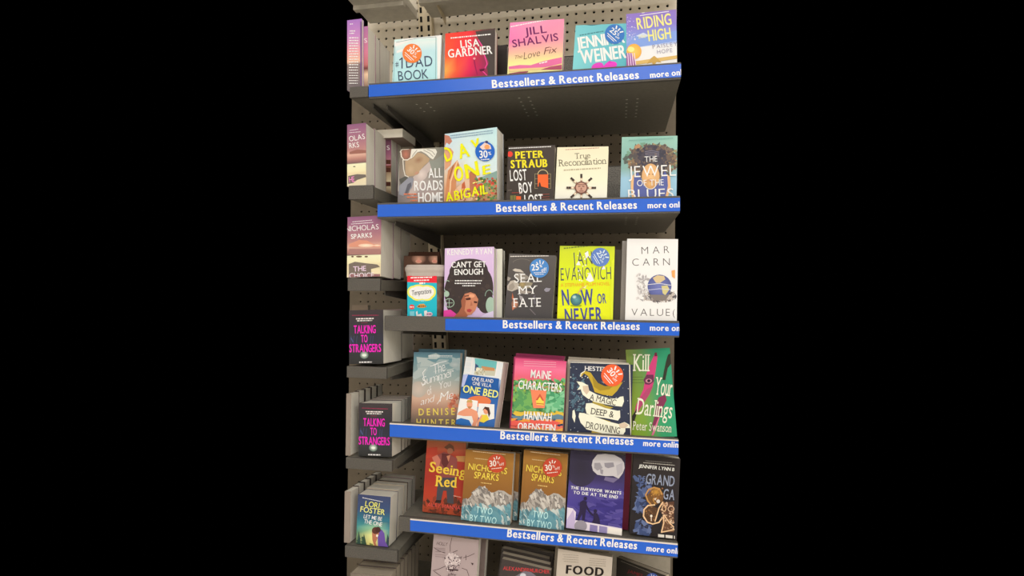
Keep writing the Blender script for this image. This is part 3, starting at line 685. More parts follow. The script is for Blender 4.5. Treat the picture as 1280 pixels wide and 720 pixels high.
# ------------------------------------------------------------------ right bay, row 3
def a_enough(A):
    A.frame(*C7); A.bg([(0, (206, 180, 218)), (0.4, (196, 170, 210)), (1, (186, 164, 202))])
    for (x, y, rx, ry) in ((935, 270, 165, 170), (830, 330, 78, 130), (1040, 300, 80, 150), (900, 180, 110, 80), (990, 170, 90, 80), (860, 430, 90, 80), (1060, 400, 60, 90), (940, 120, 120, 40)): A.disc(x, y, rx, ry, (62, 54, 54), up=False)
    A.layer += 1; A.scatter(775, 100, 1110, 500, 130, 18, [(58, 52, 52), (70, 60, 58), (62, 54, 52)], inside=lambda x, y: ((x - 935) / 165) ** 2 + ((y - 290) / 200) ** 2 < 1)
    A.text('KENNEDY RYAN', 775, 54, 1110, 44, 42, (250, 236, 244), 0.012, track=0.12); 
    for p in ((770, 345, 20, 22, (150, 176, 160)), (1100, 430, 36, 62, (150, 176, 160))): A.disc(p[0], p[1], p[2], p[3], p[4])
    A.ring(790, 412, 36, 32, 5, (150, 176, 160)); A.ring(775, 285, 28, 40, 5, (150, 176, 160), 90, 300); A.line([(765, 412), (815, 412)], 4, (150, 176, 160)); A.line([(790, 385), (790, 440)], 4, (150, 176, 160)); A.ring(1090, 360, 30, 44, 5, (130, 156, 142), 180, 350)
    A.poly([(745, 470), (800, 462), (850, 500), (850, 525), (745, 525)], (206, 60, 150)); A.poly([(1010, 525), (1070, 490), (1125, 470), (1125, 525)], (196, 186, 216))
    A.poly([(880, 395), (905, 345), (950, 332), (985, 345), (1008, 385), (1000, 430), (985, 470), (955, 500), (930, 505), (915, 525), (815, 525), (862, 480), (884, 440)], (186, 120, 92)); A.poly([(880, 395), (905, 345), (915, 400), (905, 470), (930, 505), (915, 525), (815, 525), (862, 480), (884, 440)], (150, 88, 66))
    A.poly([(912, 378), (950, 372), (952, 388), (918, 392)], (70, 40, 36)); A.poly([(975, 398), (1002, 402), (998, 415), (976, 412)], (70, 40, 36)); A.line([(908, 362), (952, 356)], 6, (60, 36, 34)); A.poly([(955, 395), (966, 430), (948, 436)], (166, 100, 76)); A.poly([(922, 462), (945, 456), (962, 466), (948, 484), (926, 478)], (166, 60, 66)); A.disc(960, 360, 22, 14, (214, 150, 116))
    A.text("CAN'T GET", 808, 148, 1068, 143, 42, (255, 250, 250), 0.022, track=0.08); A.text('ENOUGH', 830, 203, 1045, 199, 42, (255, 250, 250), 0.022, track=0.08)
    for i, (x0, x1, y) in enumerate(((835, 1035, 250), (832, 1030, 270), (890, 985, 288))): A.fine(x0, y, x1, y, 8, (246, 240, 244))
book('lilac romance with a woman in a huge dark afro', fp(C7, 757, 3), fp(C7, 748, 524), fp(C7, 1122, 524), YF, ROW[3], (196, 170, 210), a_enough, t=0.034, lean=6, paper=PAPER,
     copies=[('copy standing right behind the lilac afro cover, pale page edges showing', 0.034, 0.016, 0.001, 0.985, (232, 222, 206))])
def a_seal(A):
    A.frame(*C8); A.bg([(0, (88, 84, 82)), (0.5, (78, 74, 74)), (1, (70, 68, 70))])
    A.fine(-12, 66, 275, 62, 6, (220, 216, 210))
    A.frame(625, 310, 8.0); A.ring(220, 150, 90, 40, 5, (112, 106, 100), 190, 330)
    A.poly([(125, 220), (150, 205), (205, 215), (240, 245), (200, 240), (150, 235)], (186, 178, 168)); A.poly([(65, 320), (75, 285), (110, 300), (90, 330)], (150, 142, 134)); A.poly([(75, 420), (72, 380), (105, 330), (150, 320), (190, 360), (180, 410), (120, 435)], (172, 164, 154)); A.poly([(85, 415), (90, 375), (130, 345), (150, 390), (120, 425)], (146, 138, 128)); A.poly([(190, 350), (260, 330), (330, 350), (300, 400), (220, 410)], (140, 132, 112)); A.disc(225, 365, 34, 28, (166, 146, 96), (130, 118, 90)); A.poly([(180, 390), (220, 420), (330, 440), (250, 460), (190, 450)], (150, 142, 134)); A.poly([(150, 250), (230, 245), (300, 300), (240, 330), (170, 320)], (134, 128, 120))
    A.poly([(125, 450), (140, 500), (135, 540), (118, 500)], (176, 96, 66)); A.disc(150, 560, 36, 46, (206, 136, 104), (110, 84, 74)); A.poly([(120, 575), (150, 600), (125, 625)], (186, 110, 80)); A.poly([(190, 470), (230, 490), (220, 540), (200, 510)], (150, 146, 150)); A.poly([(330, 480), (355, 470), (350, 530), (400, 560), (340, 560)], (100, 96, 104))
    A.poly([(440, 420), (460, 398), (508, 405), (490, 435), (460, 440)], (138, 136, 150)); A.line([(300, 610), (355, 668)], 9, (112, 106, 110)); A.frame(*C8)
    A.text('SEAL', 18, 260, 224, 254, 64, (240, 232, 220), -0.002, serif=True, track=0.14); A.text('MY', 52, 348, 186, 342, 60, (240, 232, 220), -0.002, serif=True, track=0.14); A.text('FATE', 14, 444, 218, 440, 66, (240, 232, 220), -0.002, serif=True, track=0.14)
b = book('charcoal fantasy novel with white serif title and blue sticker', fp(C8, -20, 42), fp(C8, -58, 530), fp(C8, 300, 527), YF, ROW[3], (78, 74, 72), a_seal, t=0.03, lean=7)
def s25(A):
    W_ = (250, 252, 255); A.text('25', 150, 170, 204, 166, 46, W_, 0.024); A.text('%', 208, 146, 228, 145, 20, W_, 0.02); A.text('off', 222, 180, 262, 176, 28, W_, 0.016)
    for p in (((186, 108), (196, 122)), ((210, 95), (212, 118)), ((238, 102), (230, 120))): A.line(p, 7, W_)
    A.fine(165, 190, 255, 186, 5, W_); A.fine(175, 202, 240, 200, 5, W_)
sticker(b, 205, 152, 72, (64, 126, 196), s25, C8)
def a_now(A):
    A.frame(*C8); A.bg([(0, [(170, 190, 40), (178, 196, 40)]), (0.08, (192, 206, 34)), (0.3, (200, 216, 28)), (1, (214, 228, 20))])
    A.fine(388, 8, 690, -24, 10, (110, 126, 50))
    dk = (84, 88, 96)
    A.text('JANE', 458, 132, 650, 118, 98, dk, -0.004, track=0.22, c2=(60, 66, 90)); A.text('EVANOVICH', 366, 245, 744, 234, 94, dk, -0.004, track=0.16, c2=(70, 76, 84))
    A.scatter(480, 20, 600, 250, 14, 7, [(236, 240, 236), (220, 226, 220)]); A.poly([(480, 128), (500, 95), (515, 130)], (240, 244, 240)); A.poly([(555, 240), (585, 180), (615, 245), (585, 256)], (236, 240, 236)); A.poly([(670, 160), (690, 130), (700, 160)], (236, 240, 236)); A.poly([(545, 40), (570, 22), (576, 60), (556, 80)], (236, 240, 236))
    A.text('A STEPHANIE PLUM NOVEL', 366, 292, 735, 280, 26, (226, 160, 40), 0.0)
    nv = (66, 74, 146)
    A.text('N', 380, 430, 432, 426, 115, nv, 0.02); A.text('W', 526, 432, 618, 422, 115, nv, 0.02); A.text('OR', 642, 416, 708, 412, 70, nv, 0.012, track=0.14); A.text('NEVER', 400, 566, 680, 552, 108, nv, 0.016, track=0.14)
    A.disc(482, 432, 42, 8, (150, 160, 30)); A.disc(482, 388, 44, 46, (92, 150, 156), (52, 96, 104)); A.disc(468, 368, 16, 14, (190, 216, 210), (110, 160, 160)); A.line([(496, 345), (512, 312), (540, 290)], 9, (206, 170, 90)); A.poly([(535, 300), (560, 276), (552, 306)], (250, 236, 150))
    A.poly([(746, 100), (768, 80), (755, 530), (740, 530)], (206, 218, 40))
b = book('lime green comic mystery with tall slate lettering and a small blue globe', fp(C8, 360, -16), fp(C8, 338, 535), fp(C8, 756, 532), YF, ROW[3], (150, 160, 60), a_now, t=0.032, lean=7,
         copies=[('dark copy edge showing right of the lime green mystery', 0.03, 0.018, 0.001, 0.97, (70, 66, 60))])
sticker(b, 662, 70, 70, (84, 118, 190), s30(662, 70, 70, 60, '25', (200, 214, 240)), C8)
def a_val(A):
    A.frame(*C8); A.bg([(0, (240, 230, 226)), (0.4, (244, 238, 230)), (1, (250, 244, 236))])
    A.text('MAR', 972, 46, 1180, 38, 54, (74, 66, 66), -0.016, track=0.42); A.text('CARN', 902, 134, 1184, 130, 54, (74, 66, 66), -0.016, track=0.36); A.text('VALUE(', 896, 508, 1222, 510, 54, (74, 66, 66), -0.016, track=0.26)
    A.disc(1110, 362, 104, 34, (130, 120, 116), (180, 172, 168)); A.scatter(960, 330, 1240, 400, 140, 11, [(110, 104, 106), (150, 140, 134), (190, 180, 172), (90, 86, 90)], inside=lambda x, y: ((x - 1110) / 120) ** 2 + ((y - 365) / 36) ** 2 < 1, asp=2.5)
    A.scatter(940, 190, 1030, 390, 40, 9, [(200, 196, 196), (170, 166, 168)], asp=2.5)
    A.disc(1106, 288, 90, 88, (112, 120, 184), (84, 92, 150)); A.poly([(1055, 225), (1090, 205), (1140, 210), (1150, 235), (1110, 262), (1080, 262)], (206, 184, 140)); A.poly([(1120, 285), (1165, 280), (1180, 310), (1150, 355), (1130, 340)], (200, 190, 130))
    A.line([(1018, 275), (1106, 266), (1192, 280)], 4, (226, 226, 236)); A.line([(1022, 315), (1106, 306), (1190, 312)], 4, (196, 200, 226)); A.poly([(1196, 170), (1222, 165), (1222, 230), (1200, 215)], (240, 160, 90)); A.poly([(1030, 350), (1180, 352), (1150, 395), (1070, 395)], (126, 118, 114))
book('tall white hardcover with a blue globe in a nest and thin grey capitals', fp(C8, 864, -70), fp(C8, 848, 542), fp(C8, 1236, 545), YF, ROW[3], (236, 230, 224), a_val, k=0.85, t=0.03, lean=6, hard=True,
     copies=[('copy behind the white globe hardcover, its grey edge showing at left', 0.034, -0.0125, 0.001, 0.985, (150, 144, 138))])

# the pet treat tub and the packet behind it
def loft(mb, secs, n=28, col=(0.5, 0.5, 0.5, 1), cap=True):
    """rounded-square rings: (z, half width, half depth, corner)"""
    rings = []
    for z, hx, hy, e in secs:
        r = []
        for i in range(n):
            a = 2 * math.pi * i / n; c, s_ = math.cos(a), math.sin(a)
            r.append((hx * math.copysign(abs(c) ** e, c), hy * math.copysign(abs(s_) ** e, s_), z))
        rings.append(r)
    for a, b in zip(rings[:-1], rings[1:]):
        for i in range(n): j = (i + 1) % n; mb.poly([a[i], a[j], b[j], b[i]], col)
    if cap: mb.poly(rings[0][::-1], col); mb.poly(rings[-1], col)
tw = W(553, 345, D + 0.02).x - W(504, 345, D + 0.02).x
tc = (W(504, 345, D + 0.02).x + W(553, 345, D + 0.02).x) / 2; tz0 = ROW[3] + 0.0005; tzt = W(528, 341, D + 0.02).z; lz = W(528, 331, D + 0.02).z
tub = thing('treat_tub', 'clear tub of brown pet treats with a turquoise label', 'tub', (tc, D + 0.02 + tw * 0.5, tz0))
hb, ht = tw * 0.455, tw * 0.5; H = tzt - tz0
TREAT = mat_noise('brown_treats_in_plastic', (112, 92, 78), 0.25, 70, 0.35, 0.25, bscale=90)
LID = mat_noise('cloudy_plastic_lid', (190, 178, 170), 0.3, 30, 0.06)
mb = MB(); loft(mb, [(0, hb * 0.94, hb * 0.94, 0.42), (0.004, hb, hb, 0.42), (H * 0.86, ht * 0.97, ht * 0.97, 0.42), (H, ht * 0.985, ht * 0.985, 0.42)]); mb.build('body', TREAT, tub, smooth=False)
mb = MB(); L0 = H + 0.0003; HL = lz - tzt
loft(mb, [(L0 - 0.010, ht * 1.0, ht * 1.0, 0.42), (L0, ht * 1.015, ht * 1.015, 0.42), (L0 + HL * 0.35, ht * 1.06, ht * 1.06, 0.42), (L0 + HL * 0.7, ht * 1.06, ht * 1.06, 0.42), (L0 + HL * 0.8, ht * 1.02, ht * 1.02, 0.42), (L0 + HL, ht * 0.98, ht * 0.98, 0.42)]); mb.build('lid', LID, tub)
# label on the sloping front face
fy0, fy1 = -hb, -ht * 0.97; sl_ = Vector((0, fy1 - fy0, H * 0.86 - 0.004)).normalized()
Ol = Vector(tub.location) + Vector((W(508.5, 390, D + 0.02).x - tc, fy0 - 0.0006, 0.004))
A = Art(Ol, Vector((1, 0, 0)), sl_, W(545.5, 390, D + 0.02).x - W(508.5, 390, D + 0.02).x, W(520, 344.5, D).z - tz0 - 0.004, 0.8); A.frame(*C7)
A.bg([(0, (40, 176, 196)), (1, (34, 180, 204))])
A.poly([(460, 195), (710, 195), (705, 262), (470, 255)], (226, 44, 58)); A.fine(500, 228, 660, 224, 9, (252, 236, 236)); A.fine(525, 248, 640, 245, 9, (252, 236, 236)); A.fine(565, 272, 608, 270, 14, (236, 246, 250))
for (x, y, rx, ry) in ((585, 335, 96, 50), (520, 330, 42, 42), (645, 330, 42, 44), (560, 305, 50, 28), (620, 310, 45, 30), (560, 368, 50, 26), (615, 368, 48, 26)): A.disc(x, y, rx * 1.08, ry * 1.12, (244, 224, 90), up=False)
A.layer += 1
for (x, y, rx, ry) in ((585, 335, 88, 42), (522, 330, 34, 34), (642, 330, 34, 36), (560, 308, 42, 22), (618, 312, 38, 24), (560, 364, 42, 20), (612, 364, 40, 20)): A.disc(x, y, rx, ry, (252, 250, 236), up=False)
A.layer += 1
A.text('Temptations', 508, 356, 656, 338, 36, (40, 40, 46), 0.0, shear=0.25, track=0.02)
A.fine(560, 402, 612, 402, 12, (120, 206, 220)); A.poly([(545, 440), (570, 420), (600, 418), (622, 440), (600, 448), (565, 448)], (206, 150, 70)); A.fine(556, 442, 612, 440, 10, (120, 70, 40)); A.disc(510, 442, 20, 18, (226, 70, 70)); A.fine(495, 446, 525, 446, 8, (250, 220, 220))
A.poly([(495, 475), (530, 475), (530, 520), (495, 520)], (120, 200, 216)); A.poly([(540, 480), (552, 470), (556, 500), (580, 490), (590, 520), (545, 520)], (240, 244, 246)); A.poly([(602, 472), (622, 468), (630, 500), (625, 520), (604, 520)], (240, 244, 246)); A.disc(642, 496, 24, 16, (226, 190, 206)); A.fine(622, 500, 662, 498, 8, (120, 50, 110))
mb = MB(); A.emit(mb); Mloc = Matrix((Vector((1, 0, 0)), A.n * -1, sl_)).transposed()
m2 = MB()
for f, c in zip(mb.f, mb.c): m2.poly([(Ol - Vector(tub.location)) + Mloc @ Vector(mb.v[j]) for j in f], cols=c)
m2.build('label', PRINT, tub)
# rear packet
Yp = D + 0.02 + tw * 1.05 + 0.042; x0, x1 = W(510, 325, Yp).x, W(551, 325, Yp).x; zp = W(530, 315, Yp).z; zb_ = ROW[3] + 0.0005
pk = thing('treat_packet', 'dark brown packet with two pinkish patches behind the pet treat tub', 'packet', ((x0 + x1) / 2, Yp, zb_))
hw = (x1 - x0) / 2; hz = zp - zb_
mb = MB(); c = lin((70, 50, 42), 0.6)
loft(mb, [(0, hw * 0.8, 0.008, 0.6), (0.01, hw, 0.028, 0.6), (hz * 0.5, hw * 1.02, 0.032, 0.6), (hz * 0.9, hw, 0.016, 0.6), (hz, hw * 0.96, 0.003, 0.6)], col=c); mb.build('pouch', PRINT, pk)
A = Art(Vector((x0, Yp - 0.034, zb_)), Vector((1, 0, 0)), Vector((0, 0, 1)), x1 - x0, hz * 0.93, 0.6); A.frame(*C5); A.layer = 1
A.disc(560, 620, 56, 44, (190, 140, 118), (86, 62, 52)); A.disc(682, 620, 52, 42, (196, 146, 124), (86, 62, 52)); A.disc(560, 640, 24, 14, (206, 120, 108), (190, 140, 118)); A.disc(680, 640, 22, 14, (206, 120, 108), (190, 140, 118))
mb = MB(); mb.box(0, x1 - x0, 0, 0.002, hz * 0.55, hz * 0.93, lin((80, 58, 48), 0.6)); A.emit(mb); m2 = MB()
for f, c in zip(mb.f, mb.c): m2.poly([Vector((x0, Yp - 0.034, zb_)) - Vector(pk.location) + Vector(mb.v[j]) for j in f], cols=c)
m2.build('printed_panel', PRINT, pk)

# ------------------------------------------------------------------ right bay, row 4
def a_summer(A):
    A.frame(*D1); A.bg([(0, (78, 112, 128)), (0.1, (100, 140, 152)), (0.35, (146, 164, 164)), (0.5, (178, 170, 160)), (0.65, (200, 164, 142)), (0.75, (176, 138, 118)), (0.9, (132, 110, 96)), (1, (110, 98, 92))])
    A.scatter(540, 150, 880, 330, 26, 34, [(170, 184, 184), (150, 170, 174)], asp=2.2, ang=-10)
    A.disc(830, 215, 40, 20, (176, 186, 186), (150, 168, 172)); A.disc(560, 400, 60, 60, (196, 180, 168), (176, 168, 158))
    A.fine(636, 152, 812, 152, 5, (226, 232, 230)); A.fine(640, 164, 812, 164, 4, (190, 206, 206))
    A.scatter(780, 430, 860, 560, 40, 14, [(196, 110, 84), (176, 96, 76), (206, 130, 100)])
    Wc = (246, 246, 240)
    A.line([(648, 228), (700, 205), (768, 188)], 4, Wc); A.text('The', 672, 290, 762, 262, 74, Wc, -0.014, shear=0.35)
    A.text('Summer', 588, 372, 822, 300, 62, Wc, -0.014, shear=0.35, track=0.03); A.line([(612, 250), (592, 275), (600, 312), (612, 340), (592, 374), (582, 350)], 5, Wc)
    A.text('of', 630, 446, 664, 432, 60, Wc, -0.014, shear=0.4); A.text('You', 712, 402, 800, 376, 56, Wc, -0.014, shear=0.4)
    A.text('and', 575, 520, 672, 492, 50, Wc, -0.014, shear=0.4); A.text('Me', 718, 495, 818, 470, 66, Wc, -0.014, shear=0.4); A.line([(700, 510), (725, 470), (745, 440)], 4, Wc)
    A.text('DENISE', 562, 595, 832, 590, 50, (240, 208, 92), 0.016, track=0.36); A.text('HUNTER', 545, 674, 840, 678, 52, (240, 208, 92), 0.016, track=0.34)
b = book('hazy blue-to-sand romance with white script title and yellow capitals', fp(D1, 525, 120), fp(D1, 500, 668), fp(D1, 855, 680), YF + 0.042, ROW[4], (96, 130, 142), a_summer, k=0.87, t=0.026, lean=8,
         copies=[('copy peeking above the hazy script-titled romance', 0.026, 0.004, 0.002, 1.03, (70, 104, 120))])
def a_bed(A):
    A.frame(*D1); A.bg([(0, (206, 214, 220)), (0.3, (150, 176, 214)), (0.4, (48, 100, 178)), (1, (60, 110, 186))])
    A.poly([(915, 155), (1220, 170), (1180, 330), (890, 290)], (216, 222, 226)); A.poly([(980, 168), (1150, 172), (1140, 250), (985, 235)], (104, 186, 188)); A.poly([(985, 235), (1140, 250), (1130, 300), (975, 290)], (190, 190, 170)); A.poly([(1030, 225), (1130, 240), (1130, 262), (1040, 258)], (196, 140, 92)); A.poly([(985, 205), (1010, 225), (1000, 260), (980, 260)], (60, 90, 130)); A.scatter(990, 240, 1060, 290, 24, 9, [(226, 222, 200), (170, 160, 130)])
    for x in ((965, 165, 950, 290), (1160, 180, 1135, 300)): A.line([(x[0], x[1]), (x[2], x[3])], 9, (240, 242, 244))
    for i in range(3): A.line([(1175, 200 + 40 * i), (1215, 205 + 40 * i)], 6, (240, 242, 244)); A.line([(905, 190 + 40 * i), (955, 195 + 40 * i)], 6, (240, 242, 244))
    A.poly([(930, 288), (1165, 320), (1150, 470), (860, 420)], (40, 92, 168)); A.poly([(890, 290), (932, 288), (900, 380), (868, 380)], (170, 180, 226))
    A.disc(1012, 490, 92, 42, (222, 118, 72)); A.poly([(872, 466), (1005, 486), (1000, 570), (980, 600), (850, 570)], (246, 246, 248)); A.poly([(1012, 505), (1130, 512), (1128, 620), (1050, 640), (1000, 600)], (246, 246, 248)); A.poly([(845, 570), (1000, 600), (1000, 690), (838, 690)], (240, 240, 244))
    A.poly([(920, 540), (960, 545), (1000, 565), (1010, 610), (998, 650), (985, 690), (955, 688), (972, 640), (960, 600), (900, 600), (850, 590), (862, 570)], (230, 152, 120)); A.disc(944, 515, 22, 28, (232, 158, 124)); A.poly([(920, 500), (928, 480), (958, 478), (968, 498), (955, 500), (940, 496)], (200, 160, 90)); A.poly([(928, 528), (962, 528), (950, 545), (936, 543)], (190, 130, 80))
    A.poly([(1030, 590), (1075, 590), (1090, 625), (1050, 650), (1015, 640)], (250, 206, 60)); A.disc(1068, 560, 20, 26, (226, 150, 116)); A.poly([(1040, 560), (1058, 530), (1090, 535), (1100, 580), (1088, 610), (1078, 560), (1058, 545)], (80, 54, 48)); A.line([(1000, 690), (1010, 640), (1035, 600)], 14, (232, 158, 124))
    A.poly([(838, 630), (880, 615), (940, 630), (970, 690), (834, 694)], (48, 110, 190)); A.poly([(1010, 692), (1020, 662), (1060, 650), (1090, 690)], (48, 110, 190))
    A.text('ONE ISLAND', 960, 332, 1120, 352, 26, (250, 250, 250), 0.006, track=0.08); A.text('ONE VILLA', 966, 366, 1105, 386, 26, (250, 250, 250), 0.006, track=0.08); A.text('ONE BED', 892, 420, 1155, 466, 54, (248, 228, 124), 0.02, track=0.07)
book('leaning blue romance with a couple in bed and yellow lettering', fp(D1, 915, 155), fp(D1, 836, 682), fp(D1, 1126, 692), YF + 0.016, ROW[4], (216, 206, 190), a_bed, k=0.87, t=0.05, lean=8, yaw=-6)
def a_maine(A):
    A.frame(*D2); A.bg([(0, (222, 76, 128)), (0.12, (236, 110, 150)), (0.25, (228, 96, 122)), (0.33, (226, 112, 104)), (0.4, (140, 150, 90)), (0.7, (96, 150, 84)), (0.76, (50, 84, 120)), (0.86, (46, 70, 110)), (0.9, (214, 84, 74)), (1, (196, 70, 66))])
    for y in (190, 205, 222): A.line([(90, y), (330, y + 10)], 4, (246, 160, 180))
    A.scatter(5, 330, 400, 560, 330, 17, [(64, 130, 80), (90, 160, 96), (120, 176, 84), (150, 180, 70), (60, 110, 70), (100, 180, 120)])
    A.scatter(250, 430, 385, 560, 80, 20, [(70, 150, 104), (100, 180, 130), (130, 196, 150)], asp=2.2); A.scatter(30, 430, 140, 560, 60, 18, [(84, 150, 90), (110, 170, 90)], asp=2.0)
    A.poly([(140, 400), (260, 410), (245, 540), (160, 540)], (236, 130, 92)); A.poly([(180, 480), (210, 435), (240, 485), (238, 520), (184, 515)], (244, 206, 74)); A.poly([(178, 482), (210, 432), (242, 486), (228, 486), (210, 456), (192, 482)], (206, 90, 60)); A.line([(186, 505), (238, 510)], 6, (190, 90, 50))
    for y, c in ((585, (214, 180, 60)), (610, (96, 130, 150)), (640, (224, 150, 60)), (655, (226, 90, 80)), (690, (230, 110, 90)), (706, (240, 170, 80))): A.scatter(-10, y - 8, 385, y + 8, 22, 16, [c], asp=3.2, ang=3)
    Cc = (252, 244, 226)
    A.text('MAINE', 140, 312, 292, 326, 60, Cc, 0.014, track=0.08); A.text('CHARACTERS', 48, 394, 372, 420, 62, Cc, 0.018, track=0.07); A.text('HANNAH', 90, 622, 296, 640, 60, Cc, 0.024, track=0.07); A.text('ORENSTEIN', 44, 702, 326, 716, 52, Cc, 0.024, track=0.07)
book('pink and green lakeside cabin novel with cream capitals', fp(D2, 25, 165), fp(D2, -10, 708), fp(D2, 380, 722), YF, ROW[4], (206, 96, 130), a_maine, k=0.87, t=0.03, lean=8,
     copies=[('copy peeking above the pink and green cabin novel', 0.03, -0.010, 0.002, 1.0, (176, 60, 104)), ('second copy behind the pink and green cabin novel', 0.03, -0.011, 0.002, 1.03, (160, 50, 96))])
def a_magic(A):
    A.frame(*D2); A.bg([(0, (52, 58, 78)), (0.5, (56, 62, 82)), (1, (48, 54, 74))])
    A.scatter(430, 200, 885, 730, 110, 5, [(220, 220, 214), (170, 176, 186), (120, 130, 150)]); A.scatter(445, 290, 540, 560, 50, 9, [(76, 104, 124), (90, 120, 136)], asp=2)
    A.text('HESTER', 546, 258, 712, 266, 32, (246, 242, 236), 0.008, serif=True)
    go = (190, 160, 48)
    A.poly([(512, 300), (520, 275), (550, 262), (590, 275), (620, 320), (650, 360), (690, 378), (740, 372), (800, 355), (830, 345), (790, 410), (750, 450), (680, 440), (620, 420), (600, 360), (570, 300), (540, 280), (522, 305)], go); A.poly([(600, 300), (640, 350), (700, 378), (770, 366), (730, 400), (660, 410), (615, 380)], (160, 134, 40)); A.line([(514, 304), (518, 282), (545, 264)], 7, (236, 226, 206))
    A.poly([(610, 470), (700, 520), (760, 535), (700, 560), (600, 520)], (170, 150, 60)); A.poly([(600, 600), (740, 640), (680, 660), (590, 640)], (176, 156, 60)); A.poly([(600, 710), (700, 712), (740, 750), (590, 750)], (176, 150, 60))
    cr = (240, 228, 208)
    A.poly([(484, 340), (525, 345), (570, 370), (580, 410), (640, 440), (720, 465), (790, 470), (810, 455), (835, 452), (840, 490), (825, 530), (780, 525), (700, 512), (620, 495), (570, 470), (530, 440), (515, 400), (488, 405), (510, 375)], cr); A.poly([(530, 375), (570, 372), (580, 412), (560, 440), (535, 410)], (206, 186, 162))
    A.poly([(556, 505), (600, 502), (700, 540), (790, 560), (810, 558), (812, 610), (795, 634), (700, 615), (600, 600), (560, 580), (550, 540)], cr); A.poly([(505, 575), (540, 578), (640, 610), (720, 640), (800, 660), (845, 645), (880, 665), (886, 690), (850, 690), (850, 715), (830, 745), (700, 735), (560, 700), (515, 650), (500, 605)], cr); A.poly([(800, 660), (845, 648), (875, 668), (850, 690), (810, 690)], (206, 186, 162)); A.poly([(455, 560), (468, 552), (478, 600), (470, 650), (452, 610)], cr)
    dk = (62, 54, 50)
    A.text('A MAGIC', 580, 476, 775, 522, 44, dk, 0.0, serif=True, track=0.09); A.text('DEEP &', 590, 584, 760, 612, 46, dk, 0.002, serif=True, track=0.09); A.text('DROWNING', 552, 688, 805, 735, 48, dk, 0.0, serif=True, track=0.09)
    A.line([(440, 196), (882, 212)], 6, (226, 222, 212)); A.line([(882, 205), (892, 750)], 8, (214, 206, 192))
b = book('navy fantasy paperback with cream ribbon banners and an orange sticker', fp(D2, 438, 188), fp(D2, 414, 726), fp(D2, 892, 748), YF, ROW[4], (60, 60, 72), a_magic, k=0.87, t=0.03, lean=8,
         copies=[('copy with pale top page edges right behind the navy ribbon-banner fantasy', 0.03, -0.010, 0.002, 1.0, (206, 196, 180)), ('second copy behind the navy ribbon-banner fantasy', 0.03, -0.011, 0.002, 1.02, (190, 180, 164))])
sticker(b, 752, 295, 83, (238, 92, 44), s30(752, 295, 83, 50), D2)
def a_kill(A):
    A.frame(*D2); A.bg([(0, [(120, 138, 60), (96, 142, 84), (44, 150, 110), (44, 156, 116)]), (0.5, [(128, 150, 50), (112, 150, 62), (60, 150, 104), (44, 152, 112)]), (1, [(140, 170, 48), (126, 168, 60), (60, 164, 110), (50, 160, 116)])])
    for y in (310, 330, 352): A.fine(890, y, 985, y, 4, (80, 100, 50))
    A.poly([(1075, 125), (1092, 150), (1080, 240), (1060, 360), (1010, 460), (940, 580), (905, 640), (930, 520), (985, 400), (1005, 290), (1040, 200)], (206, 64, 124)); A.poly([(960, 470), (1010, 400), (1060, 372), (1030, 440), (990, 500), (950, 560)], (176, 70, 110)); A.poly([(900, 600), (940, 540), (930, 600), (902, 690)], (52, 50, 44)); A.poly([(985, 330), (1010, 290), (1060, 290), (1066, 340), (1030, 366), (1000, 362)], (110, 50, 84)); A.disc(1026, 336, 24, 16, (200, 130, 150)); A.disc(1026, 336, 12, 11, (60, 36, 52))
    A.poly([(1195, 128), (1210, 135), (1200, 200), (1168, 240), (1150, 330), (1128, 330), (1140, 260), (1155, 190), (1170, 140)], (52, 56, 46)); A.poly([(1068, 128), (1085, 122), (1090, 150), (1070, 152)], (120, 40, 70)); A.poly([(1100, 460), (1150, 440), (1160, 480), (1120, 560), (1090, 640), (1060, 710), (1040, 710), (1070, 600), (1085, 500)], (130, 54, 86)); A.poly([(1095, 620), (1110, 600), (1080, 700), (1060, 745), (1045, 745)], (220, 110, 150))
    kc = (240, 240, 206)
    A.text('Kill', 912, 262, 1026, 264, 125, kc, 0.006, serif=True, track=0.10); A.text('Your', 1070, 438, 1195, 452, 130, kc, 0.006, serif=True, track=0.08); A.text('Darlings', 932, 586, 1196, 618, 122, kc, 0.004, serif=True, track=0.08); A.text('Peter Swanson', 906, 702, 1192, 722, 64, kc, 0.004, serif=True, track=0.07)
book('green thriller with a torn strip of magenta face and tall pale title', fp(D2, 852, 103), fp(D2, 897, 748), fp(D2, 1238, 752), YF + 0.036, ROW[4], (100, 130, 60), a_kill, k=0.87, t=0.03, lean=8)

